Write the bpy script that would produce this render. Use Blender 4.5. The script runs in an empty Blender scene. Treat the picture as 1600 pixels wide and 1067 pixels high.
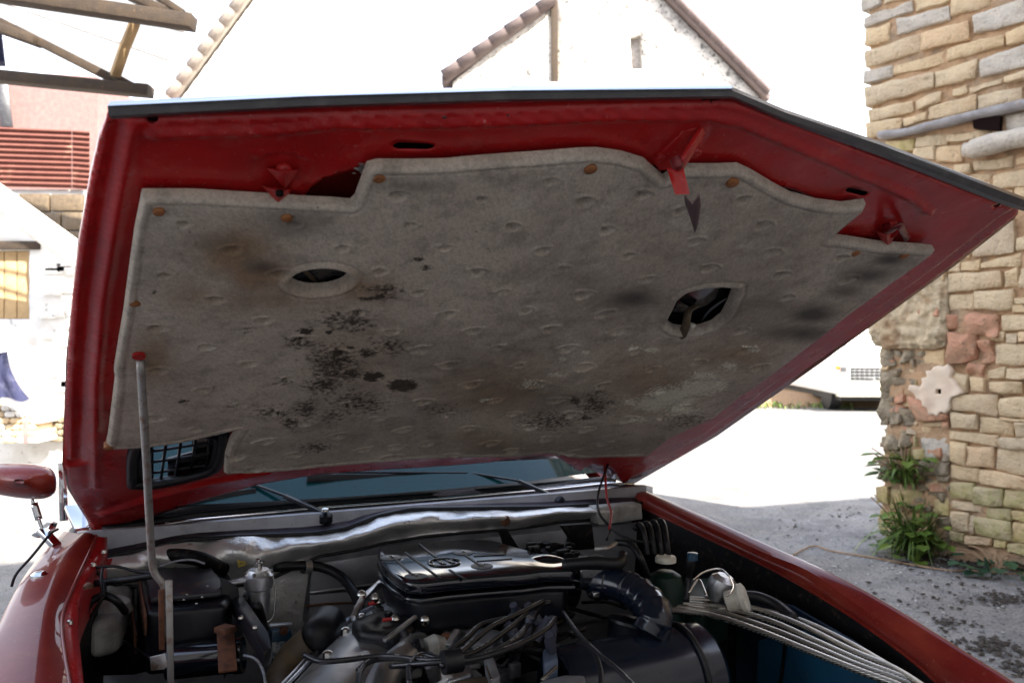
import bpy, bmesh, math, random
import numpy as np
from mathutils import Vector as V3, Matrix, noise
from mathutils.geometry import delaunay_2d_cdt
random.seed(7)
S = bpy.context.scene
COL = S.collection
# ---------------------------------------------------------------- camera
FPX = 1377.0
CAM = V3((0, 0, 1.4))
cd = bpy.data.cameras.new('camera'); cam = bpy.data.objects.new('camera', cd); COL.objects.link(cam)
cam.location = CAM; cam.rotation_euler = (math.radians(90), 0, 0)
cd.sensor_width = 36; cd.lens = FPX / 1600 * 36; cd.clip_end = 3000; cd.clip_start = .02
cd.dof.use_dof = True; cd.dof.focus_distance = 1.75; cd.dof.aperture_fstop = 6.3
S.camera = cam
# ---------------------------------------------------------------- light
SUN_EL, SUN_AZ = math.radians(39), math.atan2(.70, -.714)     # azimuth from +Y towards +X
w = bpy.data.worlds.new('World'); S.world = w; w.use_nodes = True
nt = w.node_tree; bg = nt.nodes['Background']
sky = nt.nodes.new('ShaderNodeTexSky'); sky.sky_type = 'NISHITA'; sky.sun_disc = False
sky.sun_elevation = SUN_EL; sky.sun_rotation = SUN_AZ; sky.dust_density = 2.5; sky.air_density = 1.0; sky.ozone_density = 1.0
mixs = nt.nodes.new('ShaderNodeMix'); mixs.data_type = 'RGBA'; mixs.inputs[0].default_value = .82      # thin bright summer haze over the blue
tcw = nt.nodes.new('ShaderNodeTexCoord'); sxw = nt.nodes.new('ShaderNodeSeparateXYZ'); nt.links.new(tcw.outputs['Generated'], sxw.inputs[0])
mrw = nt.nodes.new('ShaderNodeMapRange'); mrw.interpolation_type = 'SMOOTHSTEP'; mrw.inputs[1].default_value = .05; mrw.inputs[2].default_value = .95; mrw.inputs[3].default_value = .92; mrw.inputs[4].default_value = .12
nt.links.new(sxw.outputs[2], mrw.inputs[0]); nt.links.new(mrw.outputs[0], mixs.inputs[0])
nt.links.new(sky.outputs[0], mixs.inputs[6]); mixs.inputs[7].default_value = (4.9, 5.1, 5.5, 1)
nt.links.new(mixs.outputs[2], bg.inputs[0]); bg.inputs[1].default_value = .15
sd = bpy.data.lights.new('sun', 'SUN'); sun = bpy.data.objects.new('sun', sd); COL.objects.link(sun)
sd.energy = 5; sd.angle = math.radians(.53); sd.color = (1, .95, .87)
sv = V3((.70 * math.cos(SUN_EL), -.714 * math.cos(SUN_EL), math.sin(SUN_EL)))
sun.rotation_euler = sv.to_track_quat('Z', 'Y').to_euler()
S.view_settings.view_transform = 'Standard'; S.view_settings.look = 'None'
S.view_settings.exposure = 2.0; S.view_settings.gamma = 1; S.view_settings.use_curve_mapping = False

# ---------------------------------------------------------------- projection helpers: where a sight line meets a real plane
def ray(px, py): return V3(((px - 800) / FPX, 1, -(py - 533) / FPX))
def at(px, py, d): return CAM + ray(px, py) * d
def plane(px, py, p, n):
    r = ray(px, py); return CAM + r * ((p - CAM).dot(n) / r.dot(n))
O = V3((-.299, 2.368, 0))
X = V3((.9055, .4243, 0)).normalized(); FW = V3((.4243, -.9055, 0)).normalized(); Z = V3((0, 0, 1))
def C(u, v, z): return O + X * u + FW * v + Z * z
def onz(px, py, z): return plane(px, py, V3((0, 0, z)), Z)
def onu(px, py, u): return plane(px, py, O + X * u, X)
def onv(px, py, v): return plane(px, py, O + FW * v, FW)
def ONY(px, py, y): return at(px, py, y)
HA = V3((.90542645, .4242798, -.01376938)); HD = V3((.38157519, -.79922288, .46437396)); HN = V3((-.18601969, .42571052, .88553217))
HO = V3((-.29936217, 2.36834994, 1.4 - .39531053))
def H3(a, b, h): return HO + HA * a + HD * b + HN * h
def hp(px, py, h=0): return plane(px, py, HO + HN * h, HN)
def hab(px, py, h=0):
    p = hp(px, py, h) - HO; return (p.dot(HA), p.dot(HD))
W0 = V3((2.566, 6.04, 0)); WD = V3((.60, -.80, 0)).normalized(); WN = V3((-.80, -.60, 0)).normalized()
def wsz(px, py):
    p = plane(px, py, W0, WN) - W0; return (p.dot(WD), p.z)
def WP(s, z, d=0): return W0 + WD * s + Z * z + WN * d

# ---------------------------------------------------------------- material helpers
def mat(name, col, rough=.5, metal=0, coat=0, bump=None, var=None, spec=None, crough=.05, mix=None, extra=None):
    m = bpy.data.materials.new(name); m.use_nodes = True; n = m.node_tree; b = n.nodes['Principled BSDF']; L = n.links.new
    b.inputs['Base Color'].default_value = (*col, 1); b.inputs['Roughness'].default_value = rough; b.inputs['Metallic'].default_value = metal
    b.inputs['Coat Weight'].default_value = coat; b.inputs['Coat Roughness'].default_value = crough
    if spec is not None: b.inputs['Specular IOR Level'].default_value = spec
    tc = n.nodes.new('ShaderNodeTexCoord')
    def nz(scale, det=6, r=.6, sc=None):
        t = n.nodes.new('ShaderNodeTexNoise'); t.inputs['Scale'].default_value = scale; t.inputs['Detail'].default_value = det; t.inputs['Roughness'].default_value = r
        src = tc.outputs['Object']
        if sc:
            mp = n.nodes.new('ShaderNodeMapping'); mp.inputs['Scale'].default_value = sc; L(src, mp.inputs[0]); src = mp.outputs[0]
        L(src, t.inputs['Vector']); return t.outputs['Fac']
    cur = None
    def rampmix(fac, lo, hi, c2, cur, amt=1):
        r = n.nodes.new('ShaderNodeMapRange'); r.inputs[1].default_value = lo; r.inputs[2].default_value = hi; r.inputs[4].default_value = amt; L(fac, r.inputs[0])
        x = n.nodes.new('ShaderNodeMix'); x.data_type = 'RGBA'; L(r.outputs[0], x.inputs[0])
        if cur is None: x.inputs[6].default_value = (*col, 1)
        else: L(cur, x.inputs[6])
        x.inputs[7].default_value = (*c2, 1); return x.outputs[2], r.outputs[0]
    for (scale, lo, hi, c2, amt) in (var or []):
        cur, _ = rampmix(nz(scale), lo, hi, c2, cur, amt)
    if mix:                                                # per-object tint
        oi = n.nodes.new('ShaderNodeObjectInfo')
        cr = n.nodes.new('ShaderNodeValToRGB'); cr.color_ramp.interpolation = 'LINEAR'
        els = cr.color_ramp.elements
        while len(els) < len(mix): els.new(.5)
        for i, c in enumerate(mix): els[i].position = i / (len(mix) - 1); els[i].color = (*c, 1)
        L(oi.outputs['Random'], cr.inputs[0])
        x = n.nodes.new('ShaderNodeMix'); x.data_type = 'RGBA'; x.blend_type = 'MULTIPLY'; x.inputs[0].default_value = 1
        if cur is None: x.inputs[6].default_value = (*col, 1)
        else: L(cur, x.inputs[6])
        L(cr.outputs[0], x.inputs[7]); cur = x.outputs[2]
    if extra: cur = extra(n, L, tc, nz, rampmix, cur, b)
    if cur is not None: L(cur, b.inputs['Base Color'])
    last = None
    for (scale, strength, dist) in (bump or []):
        bp = n.nodes.new('ShaderNodeBump'); bp.inputs['Strength'].default_value = strength; bp.inputs['Distance'].default_value = dist
        L(nz(scale), bp.inputs['Height'])
        if last: L(last, bp.inputs['Normal'])
        last = bp.outputs[0]
    if last: L(last, b.inputs['Normal'])
    return m

def scuffs(n, L, tc, nz, rampmix, cur, b):
    cur, _ = rampmix(nz(55, 8, .8), .62, .69, (.62, .36, .33), cur, .55)
    cur, _ = rampmix(nz(230, 4, .7), .66, .71, (.7, .5, .45), cur, .5)
    cur, _ = rampmix(nz(13, 6, .75), .56, .72, (.55, .12, .10), cur, .45)
    cur, _ = rampmix(nz(5, 4, .6), .45, .75, (.13, .004, .006), cur, .6)
    r = n.nodes.new('ShaderNodeMapRange'); r.inputs[1].default_value = .3; r.inputs[2].default_value = .7; r.inputs[3].default_value = .2; r.inputs[4].default_value = .42
    L(nz(9), r.inputs[0]); L(r.outputs[0], b.inputs['Roughness']); return cur
M = {}
M['red'] = mat('red_paint', (.16, .012, .008), .4, coat=.5, crough=.02, spec=.15, bump=[(2.5, .05, .02), (300, .03, .0005)], var=[(7, .45, .7, (.30, .05, .025), .5), (160, .62, .7, (.4, .2, .15), .3)])
M['redin'] = mat('red_inner_paint', (.43, .013, .013), .40, spec=.3, coat=.28, crough=.14, bump=[(22, .25, .004), (240, .12, .0007)], extra=scuffs)
M['reddark'] = mat('red_skin_underside', (.13, .005, .008), .4, coat=.2, crough=.3, bump=[(20, .3, .004)], extra=scuffs)
M['chrome'] = mat('chrome', (.75, .75, .76), .08, 1, bump=[(40, .03, .002)])
M['trim'] = mat('dark_trim', (.03, .03, .035), .35, coat=.3, bump=[(60, .1, .002)], var=[(25, .5, .7, (.09, .09, .09), .6)])
M['black'] = mat('black_plastic', (.006, .007, .011), .32, spec=.35, bump=[(60, .06, .002)], var=[(30, .5, .75, (.02, .02, .02), .6)])
M['gloss'] = mat('gloss_black_paint', (.006, .008, .013), .11, coat=.8, crough=.08, bump=[(14, .06, .004), (180, .05, .0006)], var=[(90, .62, .72, (.06, .055, .05), .5)])
M['satin'] = mat('satin_black', (.007, .011, .022), .2, spec=.6, bump=[(16, .05, .004)], var=[(100, .62, .72, (.03, .028, .025), .4)])
M['rubber'] = mat('rubber', (.008, .008, .010), .42, spec=.35, bump=[(90, .2, .001)], var=[(50, .55, .7, (.03, .027, .024), .5)])
M['dirtblack'] = mat('oily_black_steel', (.004, .004, .005), .55, spec=.12, bump=[(40, .4, .004), (160, .3, .001)], var=[(60, .55, .7, (.05, .035, .022), .7)])
M['alu'] = mat('cast_aluminium', (.62, .63, .65), .38, 1, bump=[(35, .15, .004), (200, .2, .0008)], var=[(14, .5, .72, (.16, .15, .14), .75)])
M['foil'] = mat('foil_insulation', (.80, .79, .77), .34, .55, bump=[(6, .6, .03), (26, .3, .006)], var=[(6, .5, .72, (.30, .28, .26), .6), (60, .62, .7, (.2, .16, .12), .7)])
M['greysteel'] = mat('grey_painted_steel', (.30, .31, .34), .38, .3, bump=[(8, .2, .01), (60, .2, .002)], var=[(9, .45, .7, (.11, .11, .12), .7), (80, .64, .7, (.2, .11, .06), .6)])
M['whitegrey'] = mat('dusty_white_paint', (.38, .38, .36), .5, bump=[(20, .3, .004)], var=[(14, .45, .7, (.13, .11, .09), .9)])
M['zinc'] = mat('dull_zinc', (.34, .33, .32), .42, .6, bump=[(90, .3, .001)], var=[(45, .5, .66, (.17, .075, .03), .75)])
M['rust'] = mat('rust', (.16, .06, .028), .75, bump=[(90, .5, .002)], var=[(70, .4, .65, (.05, .02, .015), .8)])
M['orangerust'] = mat('clip_rust', (.33, .13, .045), .6, .2, bump=[(200, .5, .001)], var=[(150, .45, .65, (.12, .06, .03), .8)])
M['felt_edge'] = None
M['green'] = mat('green_plastic', (.004, .020, .012), .45, spec=.3, bump=[(30, .1, .003)])
M['cream'] = mat('cream_plastic', (.62, .60, .52), .4, bump=[(60, .15, .001)], var=[(30, .5, .7, (.35, .3, .2), .6)])
M['blue'] = mat('blue_inner_wing', (.008, .065, .13), .42, coat=.2, bump=[(20, .2, .004)], var=[(35, .58, .68, (.05, .09, .1), .7), (6, .4, .7, (.004, .02, .04), .6)])
M['label'] = mat('label_plate', (.5, .53, .55), .4, var=[(160, .5, .52, (.1, .14, .2), .9)])
M['tan'] = mat('tan_hose', (.14, .10, .06), .55, bump=[(40, .2, .003)], var=[(25, .4, .7, (.05, .035, .02), .8)])
M['redwire'] = mat('red_wire', (.4, .02, .02), .35)
M['bluetag'] = mat('blue_sticker', (.05, .12, .35), .35, var=[(130, .5, .54, (.55, .55, .5), .9)])
M['goldtag'] = mat('yellow_sticker', (.55, .42, .08), .45, var=[(160, .5, .55, (.05, .05, .05), .9)])
M['white'] = mat('white_paint', (.8, .8, .78), .35, coat=.3)
M['vanblack'] = mat('black_tyre', (.012, .012, .012), .6)
M['orange'] = mat('orange_lens', (.8, .25, .03), .2)
M['bolt'] = mat('bolt_steel', (.65, .64, .6), .25, 1)
M['lens'] = mat('dark_lens', (.04, .045, .06), .08, coat=1, bump=[(25, .5, .01)], var=[(22, .5, .62, (.16, .13, .11), .7)])
def braid(n, L, tc, nz, rampmix, cur, b):
    wv = n.nodes.new('ShaderNodeTexWave'); wv.inputs['Scale'].default_value = 160; wv.bands_direction = 'DIAGONAL'; L(tc.outputs['Object'], wv.inputs[0])
    cur, f = rampmix(wv.outputs['Fac'], .25, .7, (.08, .07, .06), cur, .85)
    bp = n.nodes.new('ShaderNodeBump'); bp.inputs['Strength'].default_value = .6; bp.inputs['Distance'].default_value = .001; bp.invert = True; L(f, bp.inputs['Height']); L(bp.outputs[0], b.inputs['Normal']); return cur
M['braid'] = mat('braided_steel', (.85, .82, .75), .28, .9, extra=braid)
def wiretext(n, L, tc, nz, rampmix, cur, b):
    uv = n.nodes.new('ShaderNodeUVMap'); mp = n.nodes.new('ShaderNodeMapping'); L(uv.outputs[0], mp.inputs[0]); mp.inputs['Scale'].default_value = (260, 1, 1)
    sx = n.nodes.new('ShaderNodeSeparateXYZ'); L(uv.outputs[0], sx.inputs[0])
    t = n.nodes.new('ShaderNodeTexNoise'); t.inputs['Scale'].default_value = 420; t.inputs['Detail'].default_value = 0
    cx = n.nodes.new('ShaderNodeCombineXYZ'); L(sx.outputs[0], cx.inputs[0]); L(cx.outputs[0], t.inputs['Vector'])
    t2 = n.nodes.new('ShaderNodeTexNoise'); t2.inputs['Scale'].default_value = 14; t2.inputs['Detail'].default_value = 0; L(cx.outputs[0], t2.inputs['Vector'])
    def mth(op, a, c):
        q = n.nodes.new('ShaderNodeMath'); q.operation = op
        if isinstance(a, float): q.inputs[0].default_value = a
        else: L(a, q.inputs[0])
        if isinstance(c, float): q.inputs[1].default_value = c
        else: L(c, q.inputs[1])
        return q.outputs[0]
    f = mth('MULTIPLY', mth('GREATER_THAN', t.outputs['Fac'], .5), mth('GREATER_THAN', t2.outputs['Fac'], .52))
    f = mth('MULTIPLY', f, mth('LESS_THAN', mth('ABSOLUTE', mth('SUBTRACT', sx.outputs[1], .27), 0.), .045))
    cur, _ = rampmix(f, 0, 1, (.6, .6, .6), cur, .9); return cur
M['cable'] = mat('lettered_cable', (.012, .012, .015), .28, extra=wiretext)
def feltx(n, L, tc, nz, rampmix, cur, b):
    def attr(nm):
        a = n.nodes.new('ShaderNodeAttribute'); a.attribute_name = nm; return a.outputs['Fac']
    def add(a, c, k):
        q = n.nodes.new('ShaderNodeMath'); q.operation = 'MULTIPLY_ADD'; L(c, q.inputs[0]); q.inputs[1].default_value = k; L(a, q.inputs[2]); return q.outputs[0]
    str_ = nz(60, 5, .6, (1, 1, 1))
    cur, _ = rampmix(nz(3.2, 4, .6), .40, .66, (.40, .34, .285), cur, .8)
    cur, _ = rampmix(nz(11, 6, .7), .5, .75, (.80, .74, .64), cur, .65)
    cur, _ = rampmix(add(attr('brown'), str_, .4), .25, .9, (.34, .21, .11), cur, .85)
    cur, _ = rampmix(add(attr('smoke'), nz(14), .5), .35, 1.2, (.045, .043, .045), cur, .85)
    cur, _ = rampmix(add(attr('hem'), str_, .3), .3, 1.1, (.50, .46, .40), cur, .35)
    cur, _ = rampmix(add(attr('dark'), nz(105, 4, .65), 1.3), 0.93, 1.2, (.016, .011, .007), cur, .93)
    cur, _ = rampmix(nz(55, 4, .7), .69, .73, (.03, .022, .015), cur, .8)
    cur, _ = rampmix(add(attr('white'), nz(130, 3, .6), 1.3), 0.98, 1.1, (.88, .86, .70), cur, .9)
    cur, _ = rampmix(nz(420, 2, .6), .68, .73, (.5, .48, .42), cur, .5)
    cur, _ = rampmix(nz(260, 4, .8, (1, .45, 1)), .38, .7, (.10, .09, .08), cur, .38)
    cur, _ = rampmix(nz(150, 3, .7, (1, .22, 1)), .45, .78, (.14, .125, .11), cur, .35)
    cur, _ = rampmix(nz(26, 6, .75), .5, .72, (.15, .13, .11), cur, .5)
    cur, _ = rampmix(attr('lit_dust'), .1, 1, (.86, .85, .76), cur, .85)  # dusty pale tint that also paints light into the dimples
    return cur
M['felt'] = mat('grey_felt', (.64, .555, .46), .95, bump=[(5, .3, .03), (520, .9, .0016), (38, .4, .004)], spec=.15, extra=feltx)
M['felt_edge'] = mat('felt_hem', (.33, .32, .29), .95, bump=[(300, .6, .0015)], spec=.15, var=[(25, .4, .7, (.17, .16, .14), .8)])
STC = [(1, .92, .78), (.92, .85, .74), (1, .88, .70), (.86, .82, .76), (1.05, .95, .76), (.95, .80, .66)]
M['stone'] = mat('buff_limestone', (.70, .585, .425), .92, bump=[(9, .9, .04), (48, .9, .012), (120, .6, .004)], spec=.2, mix=STC,
                 var=[(5, .45, .75, (.52, .44, .34), .7), (22, .55, .75, (.80, .70, .54), .7), (3.3, .58, .72, (.60, .38, .22), .5), (13, .6, .7, (.36, .30, .22), .6), (60, .6, .7, (.22, .18, .12), .6)])
M['stonegrey'] = mat('grey_limestone', (.60, .53, .43), .9, bump=[(9, .9, .04), (48, .9, .012), (120, .6, .004)], spec=.2,
                 var=[(8, .42, .7, (.44, .39, .33), .8), (22, .55, .75, (.66, .57, .42), .7), (60, .6, .7, (.18, .15, .12), .6)])
M['stonered'] = mat('reddened_stone', (.55, .29, .18), .9, bump=[(14, .8, .03), (50, .7, .01)], spec=.2, var=[(11, .42, .62, (.42, .27, .17), .8), (30, .6, .7, (.14, .07, .05), .7)])
M['stonemoss'] = mat('mossy_stone', (.62, .54, .36), .9, bump=[(9, .9, .04), (48, .9, .012), (120, .6, .004)], spec=.2, mix=STC,
                 var=[(8, .42, .62, (.38, .37, .15), .7), (22, .55, .75, (.45, .38, .26), .7), (16, .62, .7, (.08, .08, .03), .8)])
M['stonedark'] = mat('rough_brown_stone', (.42, .34, .23), .95, bump=[(12, 1, .05), (50, .7, .012)], spec=.15,
                 var=[(7, .4, .65, (.22, .18, .13), .8), (15, .52, .7, (.33, .25, .14), .8), (10, .6, .7, (.12, .13, .04), .7)])
M['mortar'] = mat('orange_mortar', (.52, .34, .20), .95, bump=[(25, 1, .02), (90, .8, .006)], spec=.15, var=[(12, .45, .7, (.36, .22, .12), .8), (3, .5, .65, (.30, .23, .16), .8)])
M['render'] = mat('lumpy_lime_render', (.58, .46, .30), .95, bump=[(10, .9, .03), (35, .9, .014)], spec=.15, var=[(9, .45, .65, (.34, .28, .18), .8), (24, .5, .7, (.68, .55, .37), .7), (4, .55, .7, (.36, .20, .10), .7)])
M['plaster'] = mat('pale_plaster', (.74, .60, .45), .9, bump=[(16, .4, .012)], spec=.2, var=[(7, .5, .7, (.62, .45, .32), .6)])
M['concrete'] = mat('yard_concrete', (.25, .235, .215), .95, bump=[(6, .5, .03), (40, .9, .012), (130, 1, .006)], spec=.1,
                 var=[(.9, .42, .66, (.36, .35, .34), .8), (4, .45, .7, (.15, .147, .145), .7), (30, .56, .68, (.11, .107, .105), .8), (75, .56, .64, (.035, .034, .032), .75), (60, .63, .7, (.36, .35, .33), .6)])
M['wood'] = mat('old_oak', (.05, .032, .018), .85, bump=[(15, .5, .01), (60, .5, .004)], var=[(9, .4, .7, (.025, .017, .012), .8), (30, .62, .75, (.14, .08, .04), .7)])
M['greywood'] = mat('weathered_wood', (.33, .31, .30), .85, bump=[(20, .6, .01), (70, .6, .004)], var=[(12, .4, .65, (.18, .16, .15), .8), (25, .6, .75, (.38, .27, .16), .7)])
M['palewood'] = mat('pale_wood', (.5, .34, .17), .8, bump=[(30, .3, .004)], var=[(12, .4, .7, (.36, .23, .11), .8)])
M['tile'] = mat('roof_tile', (.40, .35, .29), .85, bump=[(20, .5, .01)], var=[(8, .4, .7, (.27, .23, .20), .8)])
M['tilepurple'] = mat('brown_roof_tile', (.16, .12, .11), .85, bump=[(5, .5, .03)], var=[(2, .4, .7, (.10, .075, .07), .8)])
M['corr'] = mat('rusty_corrugated', (.17, .062, .045), .7, .1, bump=[(30, .3, .004)], var=[(6, .4, .68, (.13, .04, .03), .8), (3, .6, .75, (.42, .22, .15), .8)])
M['translucent'] = mat('fibre_sheet', (.6, .6, .58), .6, bump=[(20, .3, .01)], var=[(3, .4, .7, (.4, .4, .38), .6)])
M['pinkbrick'] = mat('pink_render', (.21, .125, .115), .9, bump=[(40, .4, .006)], var=[(20, .4, .7, (.27, .18, .16), .7)])
M['whitewall'] = mat('white_render', (.72, .70, .66), .9, bump=[(4, .4, .03), (20, .3, .01)], var=[(3, .55, .72, (.5, .46, .40), .6), (9, .62, .68, (.2, .17, .13), .6)])
M['farstone'] = mat('pale_far_masonry', (.62, .58, .52), .9, bump=[(2, .6, .08), (6, .6, .03)], var=[(1.3, .50, .62, (.22, .20, .19), .75), (5, .57, .61, (.05, .045, .04), .85), (14, .58, .61, (.03, .028, .025), .85)])
M['cloth'] = mat('blue_cloth', (.02, .022, .06), .9, bump=[(8, .8, .04)], var=[(5, .5, .7, (.10, .10, .15), .8)])
M['leaf'] = mat('green_leaf', (.13, .19, .035), .5, bump=[(60, .3, .003)], mix=[(1, 1, 1), (.6, .7, .6), (1.3, 1.15, .7), (.7, 1, .9)], var=[(20, .45, .7, (.045, .10, .02), .7)])
M['leafdark'] = mat('dark_leaf', (.025, .07, .035), .5, bump=[(60, .3, .003)], mix=[(1, 1, 1), (.6, .7, .7), (1.2, 1.1, .8)])
M['straw'] = mat('dry_stem', (.34, .22, .12), .8, bump=[(80, .4, .003)], var=[(25, .4, .7, (.2, .11, .06), .8)])
M['litter'] = mat('black_litter', (.02, .018, .016), .8, mix=[(1, 1, 1), (2, 1.6, 1.2), (1, 1, 1)])
M['grit'] = mat('white_grit', (.5, .49, .46), .8)
gm = bpy.data.materials.new('tinted_glass'); gm.use_nodes = True; gb = gm.node_tree.nodes['Principled BSDF']
gb.inputs['Base Color'].default_value = (.004, .035, .04, 1); gb.inputs['Roughness'].default_value = .03; gb.inputs['Transmission Weight'].default_value = .2; gb.inputs['IOR'].default_value = 1.35
M['glass'] = gm
tm_ = M['translucent'].node_tree; tl_ = tm_.nodes.new('ShaderNodeBsdfTranslucent'); tl_.inputs[0].default_value = (.92, .92, .90, 1); mx_ = tm_.nodes.new('ShaderNodeMixShader'); mx_.inputs[0].default_value = .85
tm_.links.new(tm_.nodes['Principled BSDF'].outputs[0], mx_.inputs[1]); tm_.links.new(tl_.outputs[0], mx_.inputs[2]); tm_.links.new(mx_.outputs[0], tm_.nodes['Material Output'].inputs[0])
M['darkglass'] = mat('dark_window', (.03, .035, .04), .06, coat=.5)

# ---------------------------------------------------------------- object helpers
def tag(o, label=None, cat=None, group=None, kind=None):
    if label: o['label'] = label
    if cat: o['category'] = cat
    if group: o['group'] = group
    if kind: o['kind'] = kind
    return o
ROOTLOC = {}
def empty(name, loc, label, cat, group=None):
    o = bpy.data.objects.new(name, None); COL.objects.link(o); o.location = loc; o.empty_display_size = .1
    ROOTLOC[o] = V3(loc); return tag(o, label, cat, group)
def put(name, verts, faces, m, parent=None, smooth=True, kind=None, uv=None):
    me = bpy.data.meshes.new(name)
    vv = [V3(p) for p in verts]
    lo = V3([min(p[i] for p in vv) for i in range(3)]); hi = V3([max(p[i] for p in vv) for i in range(3)]); c = (lo + hi) / 2
    me.from_pydata([tuple(p - c) for p in vv], [], faces)
    if smooth: me.shade_smooth()
    me.materials.append(m)
    if uv:
        l = me.uv_layers.new(name='UVMap')
        fl = [x for f in uv for q in f for x in q]; l.data.foreach_set('uv', fl)
    o = bpy.data.objects.new(name, me); COL.objects.link(o)
    ROOTLOC[o] = c
    if parent is not None:
        o.parent = parent; o.location = c - ROOTLOC[parent]
    else: o.location = c
    if kind: o['kind'] = kind
    return o
class MB:
    def __init__(s): s.v = []; s.f = []; s.uv = []
    def add(s, v, f, uv=None):
        k = len(s.v); s.v += [V3(p) for p in v]; s.f += [tuple(i + k for i in q) for q in f]
        if uv: s.uv += uv
        return s
    def build(s, name, m, parent=None, smooth=True, kind=None): return put(name, s.v, s.f, m, parent, smooth, kind, s.uv if s.uv and len(s.uv) == len(s.f) else None)
def cr(pts, n=8):
    P = [V3(p) for p in pts]
    if len(P) < 3: return [P[0].lerp(P[-1], i / n) for i in range(n + 1)]
    out = []; Q = [P[0] * 2 - P[1]] + P + [P[-1] * 2 - P[-2]]
    for i in range(1, len(Q) - 2):
        for k in range(n):
            t = k / n; a, b, c, d = Q[i - 1], Q[i], Q[i + 1], Q[i + 2]
            out.append(.5 * ((2 * b) + (c - a) * t + (2 * a - 5 * b + 4 * c - d) * t * t + (3 * b - a - 3 * c + d) * t ** 3))
    out.append(P[-1]); return out
def tube(pts, r, seg=10, smooth=8, rf=None, flat=1.0, cap=True, curve=True):
    P = cr(pts, smooth) if curve else [V3(p) for p in pts]
    v = []; f = []; uv = []; n = len(P); L = 0
    up = V3((0, 0, 1)); t0 = (P[1] - P[0]).normalized()
    if abs(t0.dot(up)) > .9: up = X
    side = t0.cross(up).normalized(); ls = [0]
    for i in range(1, n): L += (P[i] - P[i - 1]).length; ls.append(L)
    for i in range(n):
        t = (P[min(i + 1, n - 1)] - P[max(i - 1, 0)]).normalized()
        side = (side - t * side.dot(t)).normalized(); u2 = side.cross(t).normalized()
        rr = r if rf is None else rf(ls[i] / L, ls[i])
        for k in range(seg):
            a = 2 * math.pi * k / seg; v.append(P[i] + side * (math.cos(a) * rr) + u2 * (math.sin(a) * rr * flat))
    for i in range(n - 1):
        for k in range(seg):
            k2 = (k + 1) % seg; f.append((i * seg + k, i * seg + k2, (i + 1) * seg + k2, (i + 1) * seg + k))
            uv.append(((ls[i], k / seg), (ls[i], (k + 1) / seg), (ls[i + 1], (k + 1) / seg), (ls[i + 1], k / seg)))
    if cap:
        f.append(tuple(range(seg))[::-1]); f.append(tuple((n - 1) * seg + k for k in range(seg)))
        uv.append(tuple((0, 0) for _ in range(seg))); uv.append(tuple((0, 0) for _ in range(seg)))
    return v, f, uv
def wire(name, pts, r, m, parent, seg=8, smooth=8, **k):
    v, f, uv = tube(pts, r, seg, smooth, **k); b = MB(); b.add(v, f, uv); return b.build(name, m, parent)
def lathe(c, ax, prof, seg=24):
    """prof = [(distance along axis, radius)]"""
    ax = V3(ax).normalized(); s = ax.cross(Z if abs(ax.z) < .9 else X).normalized(); t = ax.cross(s)
    v = []; f = []
    for (d, r) in prof:
        for k in range(seg):
            a = 2 * math.pi * k / seg; v.append(V3(c) + ax * d + (s * math.cos(a) + t * math.sin(a)) * r)
    for i in range(len(prof) - 1):
        for k in range(seg):
            k2 = (k + 1) % seg; f.append((i * seg + k, i * seg + k2, (i + 1) * seg + k2, (i + 1) * seg + k))
    f.append(tuple(range(seg))[::-1]); f.append(tuple((len(prof) - 1) * seg + k for k in range(seg)))
    return v, f
def turned(name, c, ax, prof, m, parent, seg=24):
    b = MB(); b.add(*lathe(c, ax, prof, seg)); o = b.build(name, m, parent); flatsharp(o); return o
def flatsharp(o, ang=35):
    try: o.data.set_sharp_from_angle(angle=math.radians(ang))
    except Exception: pass
def bev(verts, faces, w, seg=2):
    bm = bmesh.new(); vs = [bm.verts.new(p) for p in verts]
    for q in faces:
        try: bm.faces.new([vs[i] for i in q])
        except Exception: pass
    bmesh.ops.recalc_face_normals(bm, faces=bm.faces)
    if w > 0:
        es = [e for e in bm.edges if len(e.link_faces) == 2 and e.calc_face_angle(0) > .35]
        bmesh.ops.bevel(bm, geom=es, offset=w, segments=seg, profile=.5, affect='EDGES', clamp_overlap=True)
    bm.verts.index_update(); v = [x.co.copy() for x in bm.verts]; f = [tuple(x.index for x in q.verts) for q in bm.faces]; bm.free(); return v, f
BF = [(0, 1, 2, 3), (7, 6, 5, 4), (0, 4, 5, 1), (1, 5, 6, 2), (2, 6, 7, 3), (3, 7, 4, 0)]
def boxv(c, ax, ay, az, sx, sy, sz):
    c = V3(c); v = []
    for z in (-1, 1):
        for (x, y) in ((-1, -1), (1, -1), (1, 1), (-1, 1)): v.append(c + ax * (x * sx / 2) + ay * (y * sy / 2) + az * (z * sz / 2))
    return v
def box(name, c, size, m, parent=None, axes=None, bw=.002, seg=2):
    ax = axes or (X, FW, Z); v, f = bev(boxv(c, *ax, *size), BF, bw, seg); return put(name, v, f, m, parent, smooth=bw > 0 and seg > 1) if not (bw > 0) else _sm(put(name, v, f, m, parent))
def _sm(o): flatsharp(o, 40); return o
def prism(name, pts, ext, m, parent=None, bw=.002, seg=2):
    """pts: 3D polygon, ext: extrusion vector"""
    P = [V3(p) for p in pts]; n = len(P); e = V3(ext); v = P + [p + e for p in P]
    f = [tuple(range(n)), tuple(range(2 * n - 1, n - 1, -1))] + [(i, (i + 1) % n, n + (i + 1) % n, n + i) for i in range(n)]
    v, f = bev(v, f, bw, seg); return _sm(put(name, v, f, m, parent))
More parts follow.
